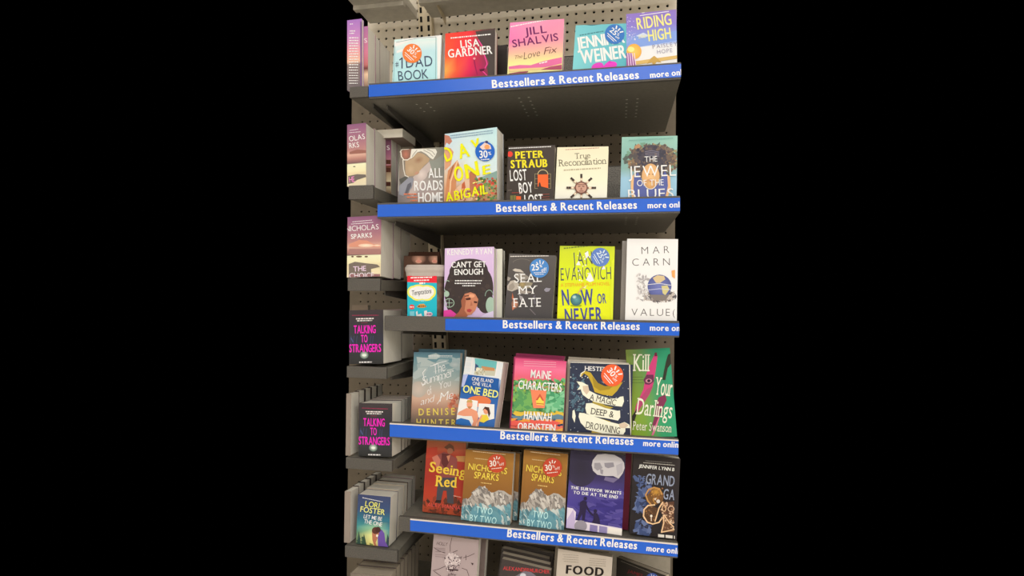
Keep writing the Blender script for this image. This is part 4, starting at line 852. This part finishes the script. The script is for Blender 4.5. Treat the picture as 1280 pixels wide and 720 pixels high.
# ------------------------------------------------------------------ right bay, row 5
def a_red(A):
    A.frame(*D3); A.bg([(0, (176, 104, 70)), (0.1, (190, 96, 66)), (0.2, (186, 66, 50)), (0.5, (178, 58, 48)), (0.75, (190, 66, 46)), (1, (176, 78, 52))])
    A.poly([(620, 240), (700, 232), (700, 300), (612, 320)], (196, 70, 52)); A.poly([(840, 300), (910, 300), (905, 345), (850, 340)], (196, 140, 80))
    A.scatter(590, 620, 880, 735, 50, 14, [(110, 60, 46), (150, 66, 48), (86, 56, 48)], asp=2)
    A.poly([(750, 235), (790, 205), (822, 225), (830, 265), (790, 262)], (120, 80, 60)); A.disc(796, 262, 22, 22, (176, 112, 84)); A.poly([(690, 300), (750, 268), (800, 290), (850, 320), (848, 430), (830, 470), (720, 470), (715, 380), (690, 360)], (150, 78, 74)); A.poly([(660, 310), (700, 290), (725, 330), (705, 420), (690, 380)], (206, 120, 100)); A.poly([(735, 280), (800, 290), (790, 340), (760, 400), (730, 350)], (106, 54, 54)); A.poly([(770, 300), (800, 290), (785, 345)], (206, 130, 100)); A.poly([(715, 462), (840, 462), (826, 540), (822, 660), (775, 650), (770, 560), (745, 560), (725, 655), (690, 650), (700, 540)], (78, 76, 84)); A.poly([(690, 630), (730, 630), (728, 650), (680, 650)], (60, 44, 40))
    A.text('Seeing', 638, 415, 912, 458, 74, (250, 204, 66), 0.022, serif=True, track=0.06); A.text('Red', 690, 524, 842, 536, 78, (250, 204, 66), 0.024, serif=True, track=0.06); A.text('AILEY HANNA', 626, 676, 872, 702, 27, (236, 90, 84), 0.006, track=0.12)
    A.fine(822, 600, 880, 612, 5, (236, 190, 170))
book('red western romance with a cowboy and curly yellow title', fp(D3, 624, 178), fp(D3, 588, 705), fp(D3, 886, 738), None or D + 0.052, ROW[5], (170, 70, 50), a_red, k=0.98, t=0.024, lean=8)
def a_two(A):
    A.frame(*D3); A.bg([(0, (146, 100, 44)), (0.15, (172, 120, 54)), (0.5, (150, 102, 50)), (1, (120, 84, 50))])
    A.fine(966, 266, 1212, 292, 5, (226, 200, 160)); A.fine(980, 320, 1090, 332, 6, (206, 180, 130))
    sw = [(872, 720), (885, 690), (905, 640), (945, 610), (965, 580), (990, 545), (1030, 528), (1075, 545), (1090, 580), (1120, 575), (1160, 556), (1200, 562), (1240, 590), (1290, 600), (1290, 860), (860, 830)]
    cols = [(182, 176, 168)] * 14 + [(84, 132, 144), (92, 140, 150)]
    A.poly(sw, None, cols)
    ins = lambda x, y: y > 640 - 100 * math.exp(-((x - 1035) / 80) ** 2) - 50 * math.exp(-((x - 1180) / 60) ** 2)
    A.scatter(880, 540, 1270, 700, 330, 15, [(206, 200, 192), (150, 142, 136), (176, 168, 160), (128, 122, 118)], inside=ins, asp=2.4, ang=65)
    A.scatter(880, 680, 1270, 850, 260, 15, [(150, 180, 186), (96, 146, 160), (196, 206, 204), (110, 160, 172), (84, 124, 136)], inside=ins, asp=2.4, ang=70)
    A.disc(1065, 770, 120, 70, (86, 150, 170), (104, 154, 168)); A.scatter(960, 700, 1180, 840, 60, 13, [(100, 156, 174), (80, 140, 160), (120, 168, 180)], asp=2.4, ang=80)
    A.text('NICHOLAS', 932, 398, 1222, 436, 46, (246, 214, 78), 0.01, track=0.10); A.text('SPARKS', 976, 464, 1160, 486, 48, (246, 214, 78), 0.014, track=0.09); A.fine(1028, 502, 1110, 512, 7, (226, 190, 110))
    A.frame(*D5); A.text('TWO', 990, 244, 1112, 258, 48, (196, 240, 246), 0.0, track=0.10); A.text('BY TWO', 942, 306, 1142, 330, 50, (196, 240, 246), 0.0, track=0.10)
bt = book('left of the two ochre knitted-sweater novels with a red sticker', fp(D3, 914, 248), fp(D3, 876, 796), fp(D3, 1244, 838), YF, ROW[5], (150, 104, 50), a_two, k=0.98, t=0.03, lean=8)
def s_red(x, y, r):
    def d(A):
        c = (252, 236, 226); A.text('30', x - 0.75 * r, y + 0.35 * r, x - 0.02 * r, y + 0.28 * r, 0.62 * r, c, 0.014); A.text('%', x + 0.02 * r, y + 0.02 * r, x + 0.28 * r, y, 0.26 * r, c); A.text('off', x + 0.28 * r, y + 0.26 * r, x + 0.8 * r, y + 0.2 * r, 0.3 * r, c)
        for q in (((-0.3, -0.6), (-0.18, -0.42)), ((0.0, -0.75), (0.0, -0.48)), ((0.32, -0.66), (0.2, -0.46))): A.line([(x + a * r, y + b_ * r) for a, b_ in q], 0.1 * r, c)
        A.fine(x - 0.55 * r, y + 0.62 * r, x + 0.55 * r, y + 0.5 * r, 0.08 * r, c)
    return d
sticker(bt, 1147, 354, 70, (206, 76, 46), s_red(1147, 354, 70), D3)
book('copy whose knitted edge shows right of the left ochre sweater novel', fp(D3, 950, 252), fp(D3, 920, 802), fp(D3, 1296, 846), YF + 0.034, ROW[5], (150, 104, 50), None, k=0.98, t=0.03, lean=8, reuse=bt.art)
b2 = book('right of the two ochre knitted-sweater novels, red sticker on the author name', fp(D4, 90, 252), fp(D4, 53, 822), fp(D4, 388, 876), YF, ROW[5], (150, 104, 50), None, k=0.98, t=0.03, lean=8, reuse=bt.art)
sticker(b2, 304, 384, 72, (206, 70, 46), s_red(304, 384, 72), D4)
def a_surv(A):
    A.frame(*D4); A.bg([(0, (62, 56, 72)), (0.12, (60, 54, 78)), (0.35, [(64, 56, 96), (70, 60, 112)]), (0.5, [(86, 76, 152), (72, 62, 134)]), (0.7, [(80, 70, 156), (56, 48, 128)]), (1, [(84, 74, 150), (60, 52, 128)])])
    A.scatter(430, 560, 840, 860, 60, 20, [(80, 70, 150), (62, 54, 130), (92, 82, 158)], asp=3.5, ang=8)
    A.disc(520, 380, 120, 150, (56, 52, 68), (62, 56, 82))
    A.poly([(598, 370), (606, 330), (640, 288), (700, 284), (770, 292), (820, 320), (840, 350), (845, 390), (830, 430), (800, 470), (760, 450), (700, 450), (640, 440), (608, 410)], (206, 202, 206)); A.poly([(618, 352), (660, 350), (680, 390), (640, 410), (616, 390)], (160, 156, 164)); A.poly([(692, 352), (760, 348), (768, 380), (720, 392), (696, 380)], (150, 146, 156)); A.poly([(660, 395), (685, 405), (680, 440), (664, 430)], (156, 150, 160)); A.poly([(780, 370), (830, 350), (830, 420), (790, 450)], (186, 182, 190)); A.poly([(700, 455), (800, 470), (760, 500), (690, 480)], (120, 110, 150))
    A.text('THE SURVIVOR WANTS', 441, 546, 818, 588, 22, (250, 248, 252), 0.026, track=0.12, space=0.4); A.text('TO DIE AT THE END', 460, 582, 793, 619, 22, (250, 248, 252), 0.026, track=0.12, space=0.4)
    A.frame(*D6); fg = (52, 44, 76)
    A.poly([(405, 395), (415, 205), (455, 212), (480, 240), (475, 300), (600, 322), (825, 362), (825, 440)], (226, 216, 232)); A.poly([(410, 300), (460, 220), (475, 300), (465, 395), (405, 395)], (196, 180, 220)); A.disc(515, 345, 48, 44, (152, 146, 160))
    A.poly([(585, 332), (642, 342), (640, 392), (582, 385)], (140, 128, 186)); A.poly([(655, 342), (714, 352), (712, 404), (652, 396)], (150, 140, 192)); A.poly([(722, 352), (825, 368), (825, 436), (715, 410)], (240, 234, 226))
    A.disc(550, 138, 13, 15, fg); A.poly([(510, 165), (535, 150), (562, 165), (556, 220), (545, 300), (525, 304), (528, 250), (502, 302), (484, 298), (508, 230)], fg); A.line([(552, 180), (575, 230), (606, 262)], 13, fg); A.disc(625, 232, 13, 14, fg); A.poly([(612, 245), (640, 248), (656, 290), (662, 328), (598, 320), (612, 290)], fg)
    A.fine(550, 398, 690, 415, 6, (120, 100, 150))
book('purple novel with a skull moon and two silhouettes', fp(D4, 440, 250), fp(D4, 400, 885), fp(D4, 822, 920), YF, ROW[5], (230, 222, 230), a_surv, k=0.98, t=0.034, lean=8,
     copies=[('dark red edge showing just right of the purple skull-moon novel', 0.03, 0.017, 0.002, 0.985, (120, 40, 62))])
def a_grand(A):
    A.frame(*D4); A.bg([(0, (58, 52, 52)), (0.5, (50, 46, 48)), (1, (48, 44, 46))])
    A.fine(985, 352, 1220, 372, 5, (206, 200, 190)); A.fine(1000, 338, 1200, 354, 4, (150, 146, 140))
    A.text('JENNIFER LYNN B', 950, 386, 1216, 414, 24, (246, 242, 234), 0.018, track=0.09, shear=0.1)
    A.scatter(925, 450, 1040, 960, 90, 15, [(66, 82, 128), (84, 100, 146), (56, 64, 96), (100, 116, 160)], asp=2.2)
    A.text('THE', 940, 480, 996, 488, 36, (110, 126, 170), 0.0); A.text('GRAND', 1002, 506, 1215, 528, 75, (150, 160, 186), 0.01, track=0.10); A.text('GA', 1132, 622, 1216, 630, 76, (150, 160, 186), 0.008, track=0.12)
    A.frame(*D6); g1, g2 = (236, 196, 150), (176, 120, 56)
    A.frame(780, 560, 6.0)
    A.poly([(215, 300), (265, 300), (300, 350), (290, 400), (240, 425), (190, 410), (170, 360)], (120, 84, 50)); A.poly([(150, 450), (190, 425), (250, 450), (240, 540), (200, 565), (150, 530)], (92, 66, 48)); A.poly([(290, 410), (375, 400), (375, 560), (300, 520), (270, 470)], (96, 66, 52)); A.poly([(280, 630), (290, 500), (330, 520), (375, 590), (375, 630)], (110, 78, 58))
    A.disc(240, 330, 40, 32, (206, 150, 60), (130, 90, 50)); A.scatter(190, 300, 300, 420, 40, 8, [(196, 140, 66), (150, 100, 54), (110, 76, 46)]); A.scatter(165, 440, 240, 550, 26, 8, [(150, 104, 60), (120, 86, 60), (80, 58, 46)]); A.scatter(280, 410, 375, 560, 60, 9, [(176, 128, 90), (130, 92, 70), (206, 170, 140), (84, 60, 50)]); A.scatter(300, 530, 370, 610, 20, 7, [(216, 190, 160), (140, 104, 80)])
    A.line([(285, 345), (265, 305), (225, 295), (185, 310), (162, 350), (178, 395), (205, 425)], 11, (196, 144, 80)); A.line([(230, 425), (180, 430), (150, 460), (146, 510), (175, 555), (215, 568), (262, 556), (280, 530)], 10, g1)
    A.line([(290, 405), (262, 450), (232, 548)], 10, g1); A.line([(295, 505), (298, 560), (280, 630), (375, 610)], 9, g1); A.line([(300, 500), (340, 560), (372, 590)], 8, g1); A.ring(300, 450, 14, 22, 6, g1); A.ring(352, 455, 22, 20, 6, (216, 180, 150)); A.disc(204, 508, 9, 10, (246, 230, 210)); A.line([(204, 515), (204, 545)], 6, (226, 206, 190)); A.disc(256, 398, 14, 14, (216, 206, 200)); A.poly([(222, 378), (245, 370), (235, 392)], (226, 206, 180))
    A.frame(*D6)
    A.fine(1095, 425, 1220, 438, 22, (226, 220, 210)); A.fine(1000, 448, 1150, 468, 5, (206, 190, 140))
book('black fantasy with gold ornament and grey-blue capitals, right end of its row', fp(D4, 912, 280), fp(D4, 876, 930), fp(D4, 1234, 975), YF, ROW[5], (48, 44, 46), a_grand, k=0.98, t=0.04, lean=8)

# ------------------------------------------------------------------ right bay, row 6
G = (530, 660, 8.0); G7 = (680, 650, 7.53)
def a_holly(A):
    A.frame(*G); A.bg([(0, (176, 158, 158)), (1, (184, 166, 168))])
    A.text('HOLLY', 125, 168, 232, 180, 34, (84, 66, 68), -0.006, shear=0.15); lc = (86, 66, 70)
    for p in (((280, 95), (262, 170), (262, 235)), ((100, 195), (150, 230), (210, 250)), ((395, 298), (450, 280), (505, 255)), ((90, 425), (150, 410), (215, 380)), ((380, 400), (430, 420), (450, 480)), ((290, 242), (335, 225)), ((340, 330), (365, 360)), ((420, 270), (420, 320)), ((100, 430), (170, 480))): A.line(p, 5, lc)
    for y in (200, 215, 235, 265, 285): A.fine(115, y, 215, y + 8, 4, (130, 108, 112))
    A.disc(285, 330, 80, 80, (206, 190, 190)); A.scatter(215, 250, 365, 480, 90, 8, [(96, 76, 82), (226, 214, 214), (130, 108, 114)], inside=lambda x, y: ((x - 290) / 75) ** 2 + ((y - 350) / 110) ** 2 < 1); A.line([(245, 412), (340, 420)], 12, (66, 46, 50))
    for q, (tx_, x, y, w) in enumerate((('good', 300, 300, 78), ('girls', 235, 385, 95), ('gone', 240, 470, 80))): A.text(tx_, x, y, x + w, y + 6, 26, (80, 60, 66), -0.004)
    A.poly([(470, 345), (498, 350), (488, 372)], lc); A.poly([(205, 290), (222, 300), (210, 312)], lc)
book('greyish lilac notebook with web-like scrawls on the bottom shelf', fp(G, 98, 62), (538.5, 718), (595.5, 724), YF, ROW[6], (150, 134, 134), a_holly, k=0.98, t=0.03, lean=8,
     copies=[('dark grey book showing right of the scrawled lilac notebook', 0.03, 0.014, 0.002, 1.0, (110, 96, 92))])
def a_dark(A):
    A.frame(*G); A.bg([(0, (74, 66, 64)), (1, (60, 56, 58))])
    A.text('ALEXANDERMURCHER', 790, 418, 1255, 456, 36, (206, 62, 66), 0.012, track=0.06); A.poly([(900, 490), (1000, 430), (1070, 440), (1150, 500)], (120, 114, 126)); A.disc(990, 475, 30, 24, (206, 206, 216))
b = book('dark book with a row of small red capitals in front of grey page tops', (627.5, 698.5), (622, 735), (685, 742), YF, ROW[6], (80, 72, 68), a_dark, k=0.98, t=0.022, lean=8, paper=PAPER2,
     copies=[('first copy behind the dark red-lettered book, page top showing', 0.024, -0.006, 0.001, 1.01, (70, 64, 60)), ('second copy behind the dark red-lettered book, page top showing', 0.024, -0.012, 0.001, 1.02, (70, 64, 60)), ('third copy behind the dark red-lettered book, page top showing', 0.024, -0.002, 0.001, 1.03, (70, 64, 60))])
def a_food(A):
    A.frame(*D6); A.bg([(0, (196, 184, 170)), (1, (210, 200, 186))])
    for i in range(4): A.fine(380 + 8 * (i % 2), 560 + i * 17, 500, 568 + i * 17, 4, (150, 140, 126)); A.fine(580, 590 + i * 16, 705, 600 + i * 16, 4, (150, 140, 126))
    A.text('FOOD', 406, 700, 688, 722, 62, (44, 38, 36), 0.045, track=0.12)
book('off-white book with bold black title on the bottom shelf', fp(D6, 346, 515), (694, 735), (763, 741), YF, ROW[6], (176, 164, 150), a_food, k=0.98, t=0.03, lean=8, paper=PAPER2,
     copies=[('grey copy leaning behind the off-white bold-title book', 0.028, -0.010, 0.002, 1.03, (130, 120, 106))])
def a_lean(A):
    A.frame(*G7); A.bg([(0, (60, 56, 52)), (1, (52, 50, 48))])
    A.fine(735, 365, 1105, 505, 4, (170, 160, 144)); A.fine(725, 388, 1080, 530, 4, (150, 140, 126)); A.text('JAMES', 785, 490, 925, 540, 28, (140, 50, 54), 0.0, track=0.1)
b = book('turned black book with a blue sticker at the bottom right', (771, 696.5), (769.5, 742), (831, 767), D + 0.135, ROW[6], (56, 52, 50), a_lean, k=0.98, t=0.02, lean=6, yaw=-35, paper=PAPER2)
sticker(b, 1020, 560, 62, (70, 96, 180), s30(1020, 560, 62, 20, '25', (200, 214, 240)), G7)
# pale cardboard tray behind the tilted book
Yt = D + 0.30; xa, xb_ = W(756, 700, Yt).x, W(838, 700, Yt).x; tz = ROW[6] + 0.0005; th = W(800, 690, Yt).z
CARD = mat_noise('grey_cardboard', (176, 166, 148), 0.8, 80, 0.06)
tr = thing('cardboard_tray', 'pale cardboard tray behind the turned black book', 'tray', ((xa + xb_) / 2, Yt, tz)); o = tr.location
mb = MB(); mb.box(xa, xb_, Yt, Yt + 0.003, tz, th); mb.build('front_panel', CARD, tr, o)
for x in (xa, xb_ - 0.003):
    mb = MB(); mb.hexa([(x, Yt + 0.0032, tz), (x + 0.003, Yt + 0.0032, tz), (x + 0.003, Yt + 0.1, tz), (x, Yt + 0.1, tz), (x, Yt + 0.0032, th), (x + 0.003, Yt + 0.0032, th), (x + 0.003, Yt + 0.1, th + 0.04), (x, Yt + 0.1, th + 0.04)]); mb.build('side_panel', CARD, tr, o)

# ------------------------------------------------------------------ left bay: stacks seen from their page edges
def tpx(xf, xs, Yf=YF):
    """thicknesses from where the page edges end in the photograph (vanishing point at x=772)"""
    ys = [Yf * (772 - xf) / (772 - x) for x in xs]; out = []; p = Yf
    for y in ys: out.append(max(0.012, y - p - 0.0007)); p = y
    return out
H1 = (434, 0, 8.0); H3 = (434, 160, 8.0); H4 = (434, 250, 8.0); H5 = (434, 340, 8.0); H6 = (434, 430, 8.0); H7 = (434, 520, 8.0); K = (437, 600, 6.0)
ORD = ['first', 'second', 'third', 'fourth', 'fifth', 'sixth']
def stack(n, what, shelfname, LT, LB, RB, xf, xs, cover, art, hfs=None, lean=3, k=0.8, cols=None, dxs=None, Y=YF, paper=PAPER, label=None):
    ts = tpx(xf, xs, Y); cp = []
    for i, t in enumerate(ts[1:]):
        cp.append(('%s book behind %s, pale page edges showing' % (ORD[i], what), t, (dxs or {}).get(i, 0.0), 0.0, (hfs or {}).get(i, 1.0), (cols or {}).get(i, (150, 130, 130)), 'stacked paperbacks in the left bay'))
    return book(label, LT, LB, RB, Y, LROW[n], cover, art, lean=lean, t=ts[0], k=k, copies=cp, paper=paper, group='stacked paperbacks in the left bay')
def a_l1(A):
    A.frame(*H1); A.bg([(0, (160, 112, 190)), (0.25, (190, 130, 190)), (0.45, (226, 150, 160)), (0.6, (232, 176, 150)), (0.64, (130, 112, 112)), (1, (112, 104, 108))])
    A.fine(28, 245, 60, 243, 8, (246, 236, 246)); A.fine(26, 315, 80, 315, 10, (246, 236, 246)); A.fine(26, 340, 72, 338, 10, (246, 236, 246))
    for y in range(384, 720, 27): A.fine(20, y, 112, y, 10, (250, 240, 244))
    for y in range(735, 840, 26): A.fine(20, y, 112, y, 8, (236, 230, 232))
    A.poly([(134, 216), (150, 222), (150, 860), (134, 860)], (116, 86, 136))
b = stack(1, 'the purple back cover', '', (434, 25.5), (434, 106), (452.5, 104.5), 452.5, (454.6,), (150, 110, 170), a_l1, lean=2, label='purple sunset back cover full of white print at far left')
def a_spine(A):
    A.frame(*H1); A.bg([(0, (170, 110, 160)), (0.4, (206, 120, 150)), (0.6, (190, 110, 110)), (0.66, (110, 60, 60)), (0.75, (226, 190, 160)), (1, (110, 80, 76))]); A.text('S', 172, 428, 200, 426, 44, (250, 240, 244), 0.0)
Y1 = YF * (772 - 452.5) / (772 - 454.6) + 0.003
stack(1, 'the narrow purple cover with a white S', '', fp(H1, 150, 268), fp(H1, 150, 840), fp(H1, 208, 838), 460.5, (471, 477, 490), (180, 120, 150), a_spine, lean=2, Y=Y1, label='narrow purple cover with a white S behind the purple back cover', hfs={0: 0.98, 1: 0.97})
def lake(A, fr, dy, sc=1.0, first=True):
    A.frame(*fr); A.bg([(0, (136, 88, 124)), (0.12, (150, 100, 128)), (0.3, (164, 114, 126)), (0.42, (176, 126, 124)), (0.5, (206, 164, 148)), (0.56, (176, 126, 116)), (0.62, (134, 98, 98)), (0.635, (120, 96, 92)), (0.65, (240, 220, 184)), (0.76, (236, 214, 172)), (0.8, (214, 200, 160)), (1, (226, 210, 180))])
b = None
def a_l2(A):
    lake(A, H3, 0); A.fine(26, 28, 110, 14, 5, (240, 226, 236)); A.fine(20, 50, 135, 40, 5, (240, 226, 236))
    A.text('OLAS', 24, 136, 180, 108, 52, (250, 240, 244), 0.0, track=0.1); A.text('RKS', 24, 204, 122, 190, 52, (250, 240, 244), 0.0, track=0.08)
    A.poly([(24, 240), (100, 215), (190, 222), (190, 250), (24, 262)], (150, 100, 90)); A.poly([(10, 480), (100, 462), (186, 466), (190, 490), (100, 520), (60, 550), (10, 560)], (112, 104, 98)); A.disc(72, 386, 12, 5, (90, 76, 66)); A.text('HE', 24, 545, 78, 538, 54, (230, 130, 190), 0.006)
stack(2, 'the upper lake novel', '', (434, 156), (434, 230), fp(H3, 190, 560), 457.7, (470, 485), (150, 100, 136), a_l2, lean=4, label='pink lake novel cut by the picture edge, the upper of two')
Y2 = YF * (772 - 457.7) / (772 - 485) + 0.003
def a_l2b(A):
    A.frame(*H3); A.bg([(0, (96, 66, 86)), (0.3, (150, 90, 120)), (0.5, (190, 130, 140)), (0.52, (110, 50, 40)), (0.8, (226, 206, 170)), (1, (90, 66, 50))]); A.text('S', 398, 220, 426, 218, 44, (250, 240, 244), 0.0)
    for y in (340, 420, 560): A.poly([(390, y - 22), (436, y - 22), (436, y + 22), (390, y + 22)], (84, 50, 40))
stack(2, 'the narrow mauve strip with a white S', '', fp(H3, 370, 80), fp(H3, 370, 590), fp(H3, 440, 600), 489, (497, 503), (150, 100, 130), a_l2b, lean=4, Y=Y2, label='narrow mauve strip with a white S deeper in the upper lake stack')
# a paperback lying on top of the upper lake stack
YL = D + 0.20; xa, xb_ = W(464, 166, YL).x, W(503.5, 166, YL).x; zb_ = W(490, 173.3, YL).z
def flat_book(label, xa, xb, y0, y1, z0, t, col):
    r = thing('book', label, 'book', ((xa + xb) / 2, y0, z0), group='stacked paperbacks in the left bay'); mb = MB(); w, d = (xb - xa) / 2, y1 - y0
    mb.box(-w, w, 0, d, 0, 0.0006, col); mb.box(-w, w, 0, d, t - 0.0006, t, col); mb.box(-w, w, d - 0.0006, d, 0.0006, t - 0.0006, col); mb.build('cover', PRINT, r)
    mb = MB(); mb.box(-w + 0.001, w - 0.001, 0.001, d - 0.001, 0.0008, t - 0.0008); mb.build('pages', PAPER, r)
flat_book('book lying flat on top of the upper lake stack', W(470, 166, 1.592).x, W(503.5, 166, 1.592).x, 1.592, 1.70, W(490, 172.3, 1.592).z, 0.028, lin((150, 130, 120), 0.8))
def a_l3(A):
    lake(A, H4, 0); A.fine(52, 222, 250, 204, 6, (240, 226, 236)); A.fine(40, 244, 262, 226, 6, (240, 226, 236))
    A.text('NICHOLAS', -16, 316, 316, 292, 52, (250, 240, 244), -0.004, track=0.1); A.text('SPARKS', 40, 390, 250, 372, 46, (250, 244, 246), 0.014, track=0.08)
    A.poly([(20, 440), (120, 400), (200, 405), (260, 440), (330, 445), (330, 470), (20, 470)], (206, 140, 118)); A.disc(190, 455, 80, 18, (248, 216, 190), (226, 176, 154)); A.disc(300, 455, 40, 10, (246, 206, 180), (220, 170, 150)); A.poly([(20, 490), (330, 490), (336, 545), (20, 545)], (160, 116, 112))
    for x, w in ((54, 12), (120, 30), (192, 16)): A.disc(x, 566, w, 8, (110, 84, 70))
    A.poly([(18, 640), (80, 618), (180, 632), (300, 645), (330, 668), (240, 690), (240, 760), (18, 770)], (116, 106, 98)); A.poly([(240, 690), (330, 680), (330, 800), (250, 790)], (232, 208, 170)); A.poly([(18, 740), (330, 740), (330, 800), (18, 800)], (150, 106, 110))
    A.text('THE', 64, 716, 192, 708, 50, (250, 196, 226), 0.006, track=0.08); A.text('CHOICE', 24, 782, 270, 776, 50, (250, 210, 232), 0.006, track=0.08)
stack(3, 'the lower lake novel', '', (434.5, 271.5), (433.6, 349), (476, 348), 476.0, (493, 503, 516), (150, 100, 136), a_l3, lean=4, hfs={0: 0.995, 1: 0.985}, label='pink lake novel with its whole title readable, the lower of two')
def talk(A, f1, f2):
    A.frame(*f1); A.bg([(0, (66, 60, 62)), (0.35, (58, 56, 62)), (0.6, (56, 58, 70)), (0.7, (60, 62, 66)), (1, (54, 54, 54))])
    A.fine(50, 438, 315, 436, 8, (150, 50, 80)); A.fine(88, 474, 265, 470, 12, (220, 214, 212)); A.fine(100, 494, 250, 490, 12, (200, 196, 194)); A.fine(140, 512, 205, 510, 5, (150, 60, 80))
    for x in (40, 70, 100, 210, 240, 262): A.line([(x, 640), (x - 6, 690), (x, 800)], 8, (66, 70, 96))
    A.line([(40, 660), (60, 700)], 12, (76, 88, 130))
    mg = (240, 40, 186)
    A.text('TALKING', 68, 614, 288, 610, 78, mg, 0.026, track=0.05); A.text('TO', 142, 704, 206, 702, 74, mg, 0.026, track=0.06)
    A.frame(*f2); A.disc(172, 110, 44, 40, (206, 240, 206), (70, 90, 84)); A.disc(172, 112, 22, 12, (236, 250, 226), (206, 240, 206)); A.text('STRANGERS', 24, 82, 342, 78, 78, mg, 0.026, track=0.05)
    for x in (120, 130): pass
    A.fine(122, 188, 250, 186, 12, (236, 232, 230)); A.fine(106, 214, 250, 212, 12, (236, 232, 230))
tk = stack(4, 'the upper pink-lettered black book', '', (436.5, 388), (436.5, 457.5), fp(H6, 362, 220), 479.0, (504, 520), (60, 56, 58), lambda A: talk(A, H5, H6), lean=3, hfs={0: 0.995}, label='black book with hot pink capitals, the upper of two copies')
stack_l4b = book('brownish cover top behind the upper pink-lettered black book', (440, 381.5), (440, 455), (460, 455), D + 0.26, LROW[4], (120, 106, 92), None, lean=3, t=0.02, group='stacked paperbacks in the left bay')
def reuse_stack(n, what, LT, LB, RB, xf, xs, label, art, hfs=None, cover=(60, 56, 58)):
    ts = tpx(xf, xs); cp = [('%s book behind %s, page tops and edges showing' % (ORD[i], what), t, 0.0, 0.0, (hfs or {}).get(i, 1.0), (120, 108, 104), 'stacked paperbacks in the left bay') for i, t in enumerate(ts[1:])]
    return book(label, LT, LB, RB, YF, LROW[n], cover, None, lean=4, t=ts[0], copies=cp, group='stacked paperbacks in the left bay', reuse=art)
reuse_stack(5, 'the lower pink-lettered black book', fp(H6, 120, 590), fp(H7, 112, 432), fp(H7, 446, 442), 490.5, (503.5, 508, 512, 516), 'black book with hot pink capitals, the lower of two copies', tk.art)
def a_lori(A):
    A.frame(*K); A.bg([(0, [(62, 70, 104), (66, 74, 108)]), (0.3, [(56, 76, 116), (60, 80, 118)]), (0.5, [(50, 110, 130), (52, 116, 136), (50, 100, 126)]), (0.65, [(70, 140, 140), (140, 190, 150), (70, 140, 150)]), (0.8, [(90, 130, 100), (236, 226, 140), (90, 150, 130)]), (1, [(90, 110, 80), (226, 206, 120), (110, 100, 90)])])
    A.scatter(50, 430, 120, 520, 30, 12, [(52, 74, 66), (66, 92, 70)]); A.poly([(70, 380), (80, 440), (86, 510), (50, 515)], (50, 76, 70)); A.poly([(108, 400), (120, 450), (130, 515), (90, 515)], (56, 80, 64)); A.poly([(285, 405), (296, 440), (292, 515), (275, 470)], (52, 70, 80)); A.poly([(150, 470), (175, 480), (190, 520), (150, 520)], (120, 130, 70))
    A.poly([(212, 390), (240, 370), (262, 400), (268, 460), (290, 500), (290, 520), (215, 520), (212, 450)], (104, 78, 160)); A.poly([(168, 380), (185, 362), (215, 356), (222, 400), (212, 430), (196, 470), (210, 520), (195, 520), (172, 450)], (176, 110, 84)); A.disc(196, 378, 28, 26, (92, 58, 50)); A.disc(214, 372, 20, 22, (76, 50, 46)); A.poly([(205, 405), (216, 412), (210, 430), (198, 420)], (244, 220, 200))
    A.fine(98, 134, 250, 166, 5, (220, 224, 236)); A.text('LORI', 116, 194, 222, 212, 40, (246, 236, 100), 0.004, track=0.07); A.text('FOSTER', 80, 236, 264, 262, 40, (246, 236, 120), 0.008, track=0.07); A.text('LET ME BE', 106, 284, 243, 306, 28, (236, 240, 246), 0.004, track=0.05); A.text('THE ONE', 108, 322, 243, 348, 30, (236, 240, 246), 0.006, track=0.06)
stack(6, 'the navy romance paperback', '', fp(K, 64, 106), fp(K, 46, 512), fp(K, 292, 524), 486, (496.5, 504.5, 509, 515, 520), (70, 70, 96), a_lori, lean=4, dxs={2: 0.002}, cols={0: (170, 158, 140), 1: (170, 158, 140), 2: (66, 54, 52)}, label='navy romance paperback with an embracing couple and yellow capitals')
# neighbours at the very left of the fifth and sixth shelves, and the lowest stack
def plain(n, label0, LT, LB, RB, cover, cps, Y=YF, lean=4, t=0.03, paper=PAPER):
    return book(label0, LT, LB, RB, Y, LROW[n], cover, None, lean=lean, t=t, copies=cps, paper=paper, group='stacked paperbacks in the left bay')
Gp = 'stacked paperbacks in the left bay'
plain(5, 'book with lined page edges left of the lower pink-lettered copy', (433, 492), (432, 574), (438, 574), (140, 128, 118), [('%s book behind the far-left lined book' % ORD[i], 0.034, 0.004 * i, 0.0, 1.0, (60, 54, 52), Gp) for i in range(4)], t=0.05)
plain(6, 'book at the far left beside the navy romance paperback', (431, 614), (430, 686), (437.5, 686), (140, 128, 118), [('%s book behind the one left of the navy romance' % ORD[i], 0.034, 0.003 * i, 0.0, 1.0, (60, 54, 52), Gp) for i in range(4)], t=0.05)
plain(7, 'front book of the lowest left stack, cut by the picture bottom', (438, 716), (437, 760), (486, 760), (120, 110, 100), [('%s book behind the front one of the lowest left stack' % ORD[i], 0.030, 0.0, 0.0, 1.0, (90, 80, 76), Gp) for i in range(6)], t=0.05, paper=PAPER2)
B2 = None
